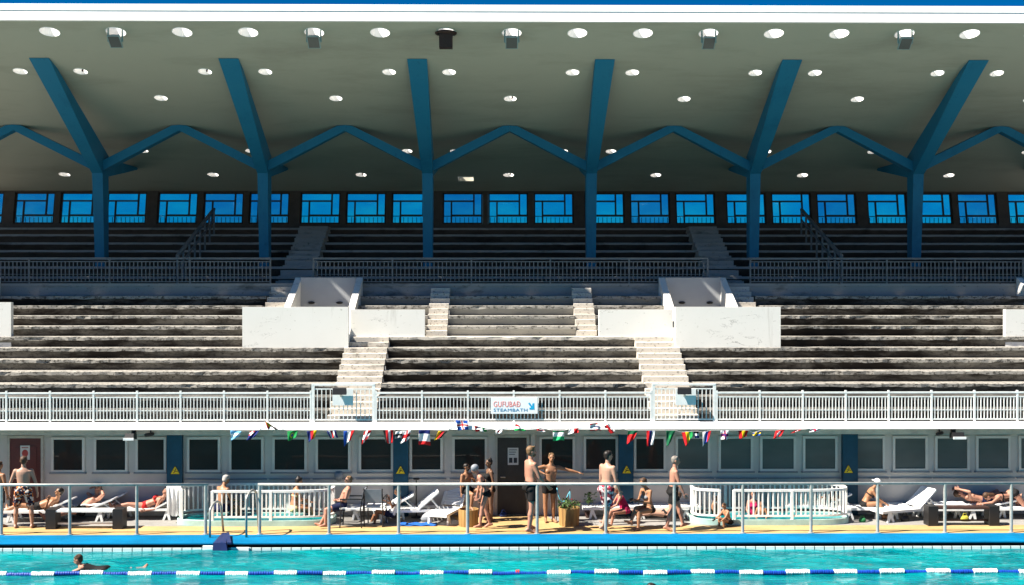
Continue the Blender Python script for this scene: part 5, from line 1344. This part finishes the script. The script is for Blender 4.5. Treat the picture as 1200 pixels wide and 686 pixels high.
for px, nm in ((206.5, 'on the first blue pilaster from the left'), (469.5, 'on the blue pilaster behind the reading person'), (734.5, 'on the blue pilaster behind the woman in magenta'), (995.5, 'on the rightmost blue pilaster')):
    d = 30.82 - .163; x = PX(px, d); zb, zt = PZ(555.5, d), PZ(545.5, d); hw = .135
    t = MB(); plate([(x - hw, zb), (x + hw, zb), (x + .012, zt), (x - .012, zt)], d - .008, d, t)
    o = build(t, 'warning_sign', M['black'], origin=(x, d, zb)); tag(o, 'yellow triangle warning sign ' + nm, 'sign', 'yellow warning triangles')
    t = MB(); plate([(x - hw * .86, zb + .012), (x + hw * .86, zb + .012), (x + .008, zt - .022), (x - .008, zt - .022)], d - .011, d - .0085, t); build(t, 'yellow_face', M['yellow'], o)
    t = MB(); y0, y1 = d - .0135, d - .0115; h = zt - zb
    plate([(x - .055, zb + h * .16), (x - .035, zb + h * .13), (x + .025, zb + h * .42), (x + .012, zb + h * .50)], y0, y1, t)
    plate([(x - .01, zb + h * .38), (x + .07, zb + h * .30), (x + .075, zb + h * .36), (x + .005, zb + h * .46)], y0, y1 - .0002, t)
    plate([(x + .012 + .018 * math.cos(a * .785), zb + h * .60 + .018 * math.sin(a * .785)) for a in range(8)], y0, y1, t)
    plate([(x - .045, zb + h * .44), (x - .035, zb + h * .50), (x + .01, zb + h * .44), (x + .0, zb + h * .38)], y0, y1 - .0004, t)
    build(t, 'slipping_figure', M['black'], o)
def notice(px0, px1, py0, py1, label, red):
    d = 30.82 - .045; a, b, c, e = PX(px0, d), PX(px1, d), PZ(py1, d), PZ(py0, d)
    t = MB(); t.box(a, b, d - .004, d + .001, c, e); o = build(t, 'door_notice', M['paper'], origin=((a + b) / 2, d, c)); tag(o, label, 'notice')
    w, h = b - a, e - c; t = MB()
    if red:
        plate([(a + w * (.5 + .33 * math.cos(k * .5236)), c + h * (.45 + .27 * math.sin(k * .5236))) for k in range(12)], d - .0065, d - .0042, t); t.box(a + w * .15, a + w * .85, d - .0065, d - .0042, c + h * .82, c + h * .88)
        build(t, 'red_symbol', M['inkred'], o)
    else:
        for k in range(3): t.box(a + w * .12, a + w * (.88 - .1 * k), d - .0065, d - .0042, c + h * (.86 - k * .13), c + h * (.90 - k * .13))
        t.box(a + w * .12, a + w * .44, d - .0065, d - .0042, c + h * .12, c + h * .42); t.box(a + w * .56, a + w * .88, d - .0065, d - .0042, c + h * .12, c + h * .42)
        build(t, 'printed_marks', M['ink'], o)
notice(26.5, 37.5, 521.5, 538, 'white paper notice with a red round symbol on the dark red door', True)
notice(595, 607.5, 525, 545, 'grey notice with lines and two dark squares on the brown door', False)

# ================================================================== LAMPS AND SPEAKERS
def roof_flood(x, label):
    y = 35.0; zt = rf(y); t = empty('floodlight', (x, y, zt - .9)); tag(t, label, 'floodlight', 'floodlights hanging under the roof edge')
    for s in (-1, 1):
        mb = MB(); mb.bar((x + s * .21, y, zt + .12), (x + s * .21, y, zt - .33), .03, .05); build(mb, 'bracket', M['green_metal'], t)
    mb = MB(); mb.bar((x - .25, y, zt + .13), (x + .25, y, zt + .13), .05, .03); build(mb, 'crossbar', M['green_metal'], t)
    mb = MB(); c = Vector((x, y, zt - .30)); a = R(38)
    az = Vector((0, -math.sin(a), -math.cos(a))); ay = Vector((0, math.cos(a), -math.sin(a))); ax = Vector((1, 0, 0))
    def q(k, w, h): return [c + az * k - ax * w - ay * h, c + az * k + ax * w - ay * h, c + az * k + ax * w + ay * h, c + az * k - ax * w + ay * h]
    mb.hexa(q(-.12, .12, .14), q(.02, .18, .22)); mb.hexa(q(.021, .192, .232), q(.06, .192, .232)); build(mb, 'housing', M['green_metal'], t)
    mb = MB(); mb.hexa(q(.0601, .165, .205), q(.068, .165, .205)); build(mb, 'glass', M['glass_green'], t)
    mb = MB(); mb.box(x - .09, x + .09, y + .06, y + .2, zt - .26, zt - .12); build(mb, 'gear_box', M['green_metal'], t)
for x, nm in ((AX - 12, 'leftmost of the five'), (AX - 6, 'second of the five from the left'), (AX, 'in the middle beside the brown loudspeaker'), (AX + 6, 'second of the five from the right'), (AX + 12, 'rightmost of the five')):
    roof_flood(x, 'grey green floodlight hanging under a roof skylight, ' + nm)
x, y = AX - 2, 35.06; zt = rf(y); t = empty('roof_loudspeaker', (x, y, zt - .5)); tag(t, 'dark brown loudspeaker closing one skylight near the middle of the roof', 'loudspeaker')
mb = MB(); mb.lathe((x, y, zt - .06), [(.30, 0), (.335, .03), (.335, .05), (.28, .09)], 24); build(mb, 'cover_plate', M['darkbrown'], t)
mb = MB(); mb.hexa([(x - .2, y - .16, zt - .48), (x + .2, y - .16, zt - .48), (x + .2, y + .14, zt - .48), (x - .2, y + .14, zt - .48)], [(x - .2, y - .2, zt - .061), (x + .2, y - .2, zt - .061), (x + .2, y + .2, zt - .061), (x - .2, y + .2, zt - .061)]); build(mb, 'cabinet', M['darkbrown'], t)
def gate_lamp(px, label):
    d = 30.10; x = PX(px, d); t = empty('gate_floodlight', (x, d, PZ(476, d))); tag(t, label, 'floodlight', 'dark floodlights on white boards at the aisle gates')
    mb = MB(); mb.box(x - .27, x + .27, d - .004, d + .016, PZ(475, d), PZ(456, d)); build(mb, 'back_board', M['plastic'], t)
    mb = MB(); zc = PZ(456.5, d); xs = x - .06
    mb.hexa([(xs - .18, d - .20, zc - .12), (xs + .18, d - .20, zc - .12), (xs + .18, d - .10, zc - .08), (xs - .18, d - .10, zc - .08)], [(xs - .18, d - .17, zc + .04), (xs + .18, d - .17, zc + .04), (xs + .16, d - .06, zc + .06), (xs - .16, d - .06, zc + .06)])
    build(mb, 'lamp_head', M['black'], t)
    mb = MB(); mb.bar((xs + .02, d - .01, zc - .18), (xs + .02, d - .12, zc - .05), .05, .05); build(mb, 'arm', M['steel'], t)
gate_lamp(402, 'dark floodlight on a white board at the left aisle gate'); gate_lamp(804, 'dark floodlight on a white board at the right aisle gate')
def slab_lamp(px, label, w):
    d = 30.2; x = PX(px, d); t = empty('balcony_floodlight', (x, d, 2.1)); tag(t, label, 'floodlight', 'small floodlights under the balcony edge')
    mb = MB(); mb.box(x - .05, x + .05, d + .05, d + .15, 2.26, 2.384); build(mb, 'bracket', M['black'], t)
    mb = MB(); mb.hexa([(x - w, d - .32, 2.17), (x + w, d - .32, 2.17), (x + w, d - .02, 2.12), (x - w, d - .02, 2.12)], [(x - w * .9, d - .26, 2.30), (x + w * .9, d - .26, 2.30), (x + w * .9, d - .02, 2.27), (x - w * .9, d - .02, 2.27)]); build(mb, 'housing', M['black'], t)
    mb = MB(); mb.box(x - w - .015, x + w + .015, d - .36, d - .321, 2.13, 2.19); build(mb, 'visor', M['plastic'], t)
slab_lamp(157, 'small dark floodlight with a white visor under the balcony left of the first pilaster', .12)
slab_lamp(1121, 'larger dark floodlight with a white visor under the balcony at the right', .15)
def cctv(px, label):
    d = 30.35; x = PX(px, d); t = empty('security_camera', (x, d, 2.2)); tag(t, label, 'camera', 'small dark security cameras under the balcony')
    mb = MB(); mb.capsule((x - .07, d - .1, 2.22), (x + .08, d - .02, 2.24), .045, .045, 10); build(mb, 'housing', M['black'], t)
    mb = MB(); mb.bar((x + .02, d, 2.25), (x + .02, d + .02, 2.383), .03, .03); build(mb, 'bracket', M['black'], t)
cctv(177, 'small dark security camera right of the left small floodlight'); cctv(1102, 'small dark security camera left of the right larger floodlight')

# ================================================================== CAMERA, SUN, SKY
cam = bpy.data.cameras.new('camera'); co = bpy.data.objects.new('camera', cam); COL.objects.link(co); SC.camera = co
cam.sensor_width = 36; cam.lens = 36 * F / 1200; cam.clip_end = 3000; cam.clip_start = .1
co.location = (0, 0, HC); co.rotation_euler = (R(90), 0, -math.atan(15 / F))
sund = Vector((-.82, -.25, 1)).normalized()             # towards the sun
sl = bpy.data.lights.new('sun', 'SUN'); sl.energy = 5.0; sl.angle = R(.5); sl.color = (1.0, .94, .84)
so = bpy.data.objects.new('sun', sl); COL.objects.link(so); so.rotation_euler = (-sund).to_track_quat('-Z', 'Y').to_euler(); so.location = (-30, -10, 40)
w = bpy.data.worlds.new('World'); SC.world = w; w.use_nodes = True; nt = w.node_tree; bg = nt.nodes['Background']
sky = nt.nodes.new('ShaderNodeTexSky'); sky.sky_type = 'NISHITA'; sky.sun_disc = False
sky.sun_elevation = math.asin(sund.z); sky.sun_rotation = math.atan2(sund.x, sund.y); sky.air_density = 1.0; sky.dust_density = .3; sky.ozone_density = 3.0
hs = nt.nodes.new('ShaderNodeHueSaturation'); hs.inputs['Saturation'].default_value = 1.85; hs.inputs['Value'].default_value = .55
nt.links.new(sky.outputs[0], hs.inputs['Color']); mu = nt.nodes.new('ShaderNodeMix'); mu.data_type = 'RGBA'; mu.blend_type = 'MULTIPLY'; mu.inputs[0].default_value = 1; mu.inputs[7].default_value = (.55, .78, 1, 1)
nt.links.new(hs.outputs[0], mu.inputs[6]); nt.links.new(mu.outputs[2], bg.inputs[0]); bg.inputs[1].default_value = .05
vs = SC.view_settings; vs.view_transform = 'Standard'; vs.look = 'None'; vs.exposure = 1.65; vs.gamma = 1.0; vs.use_curve_mapping = False
SC.render.engine = 'CYCLES'; SC.cycles.max_bounces = 6; SC.cycles.diffuse_bounces = 4; SC.cycles.glossy_bounces = 3; SC.cycles.transparent_max_bounces = 12
SC.cycles.use_denoising = True; SC.cycles.sample_clamp_indirect = 6; SC.cycles.caustics_reflective = False; SC.cycles.caustics_refractive = False
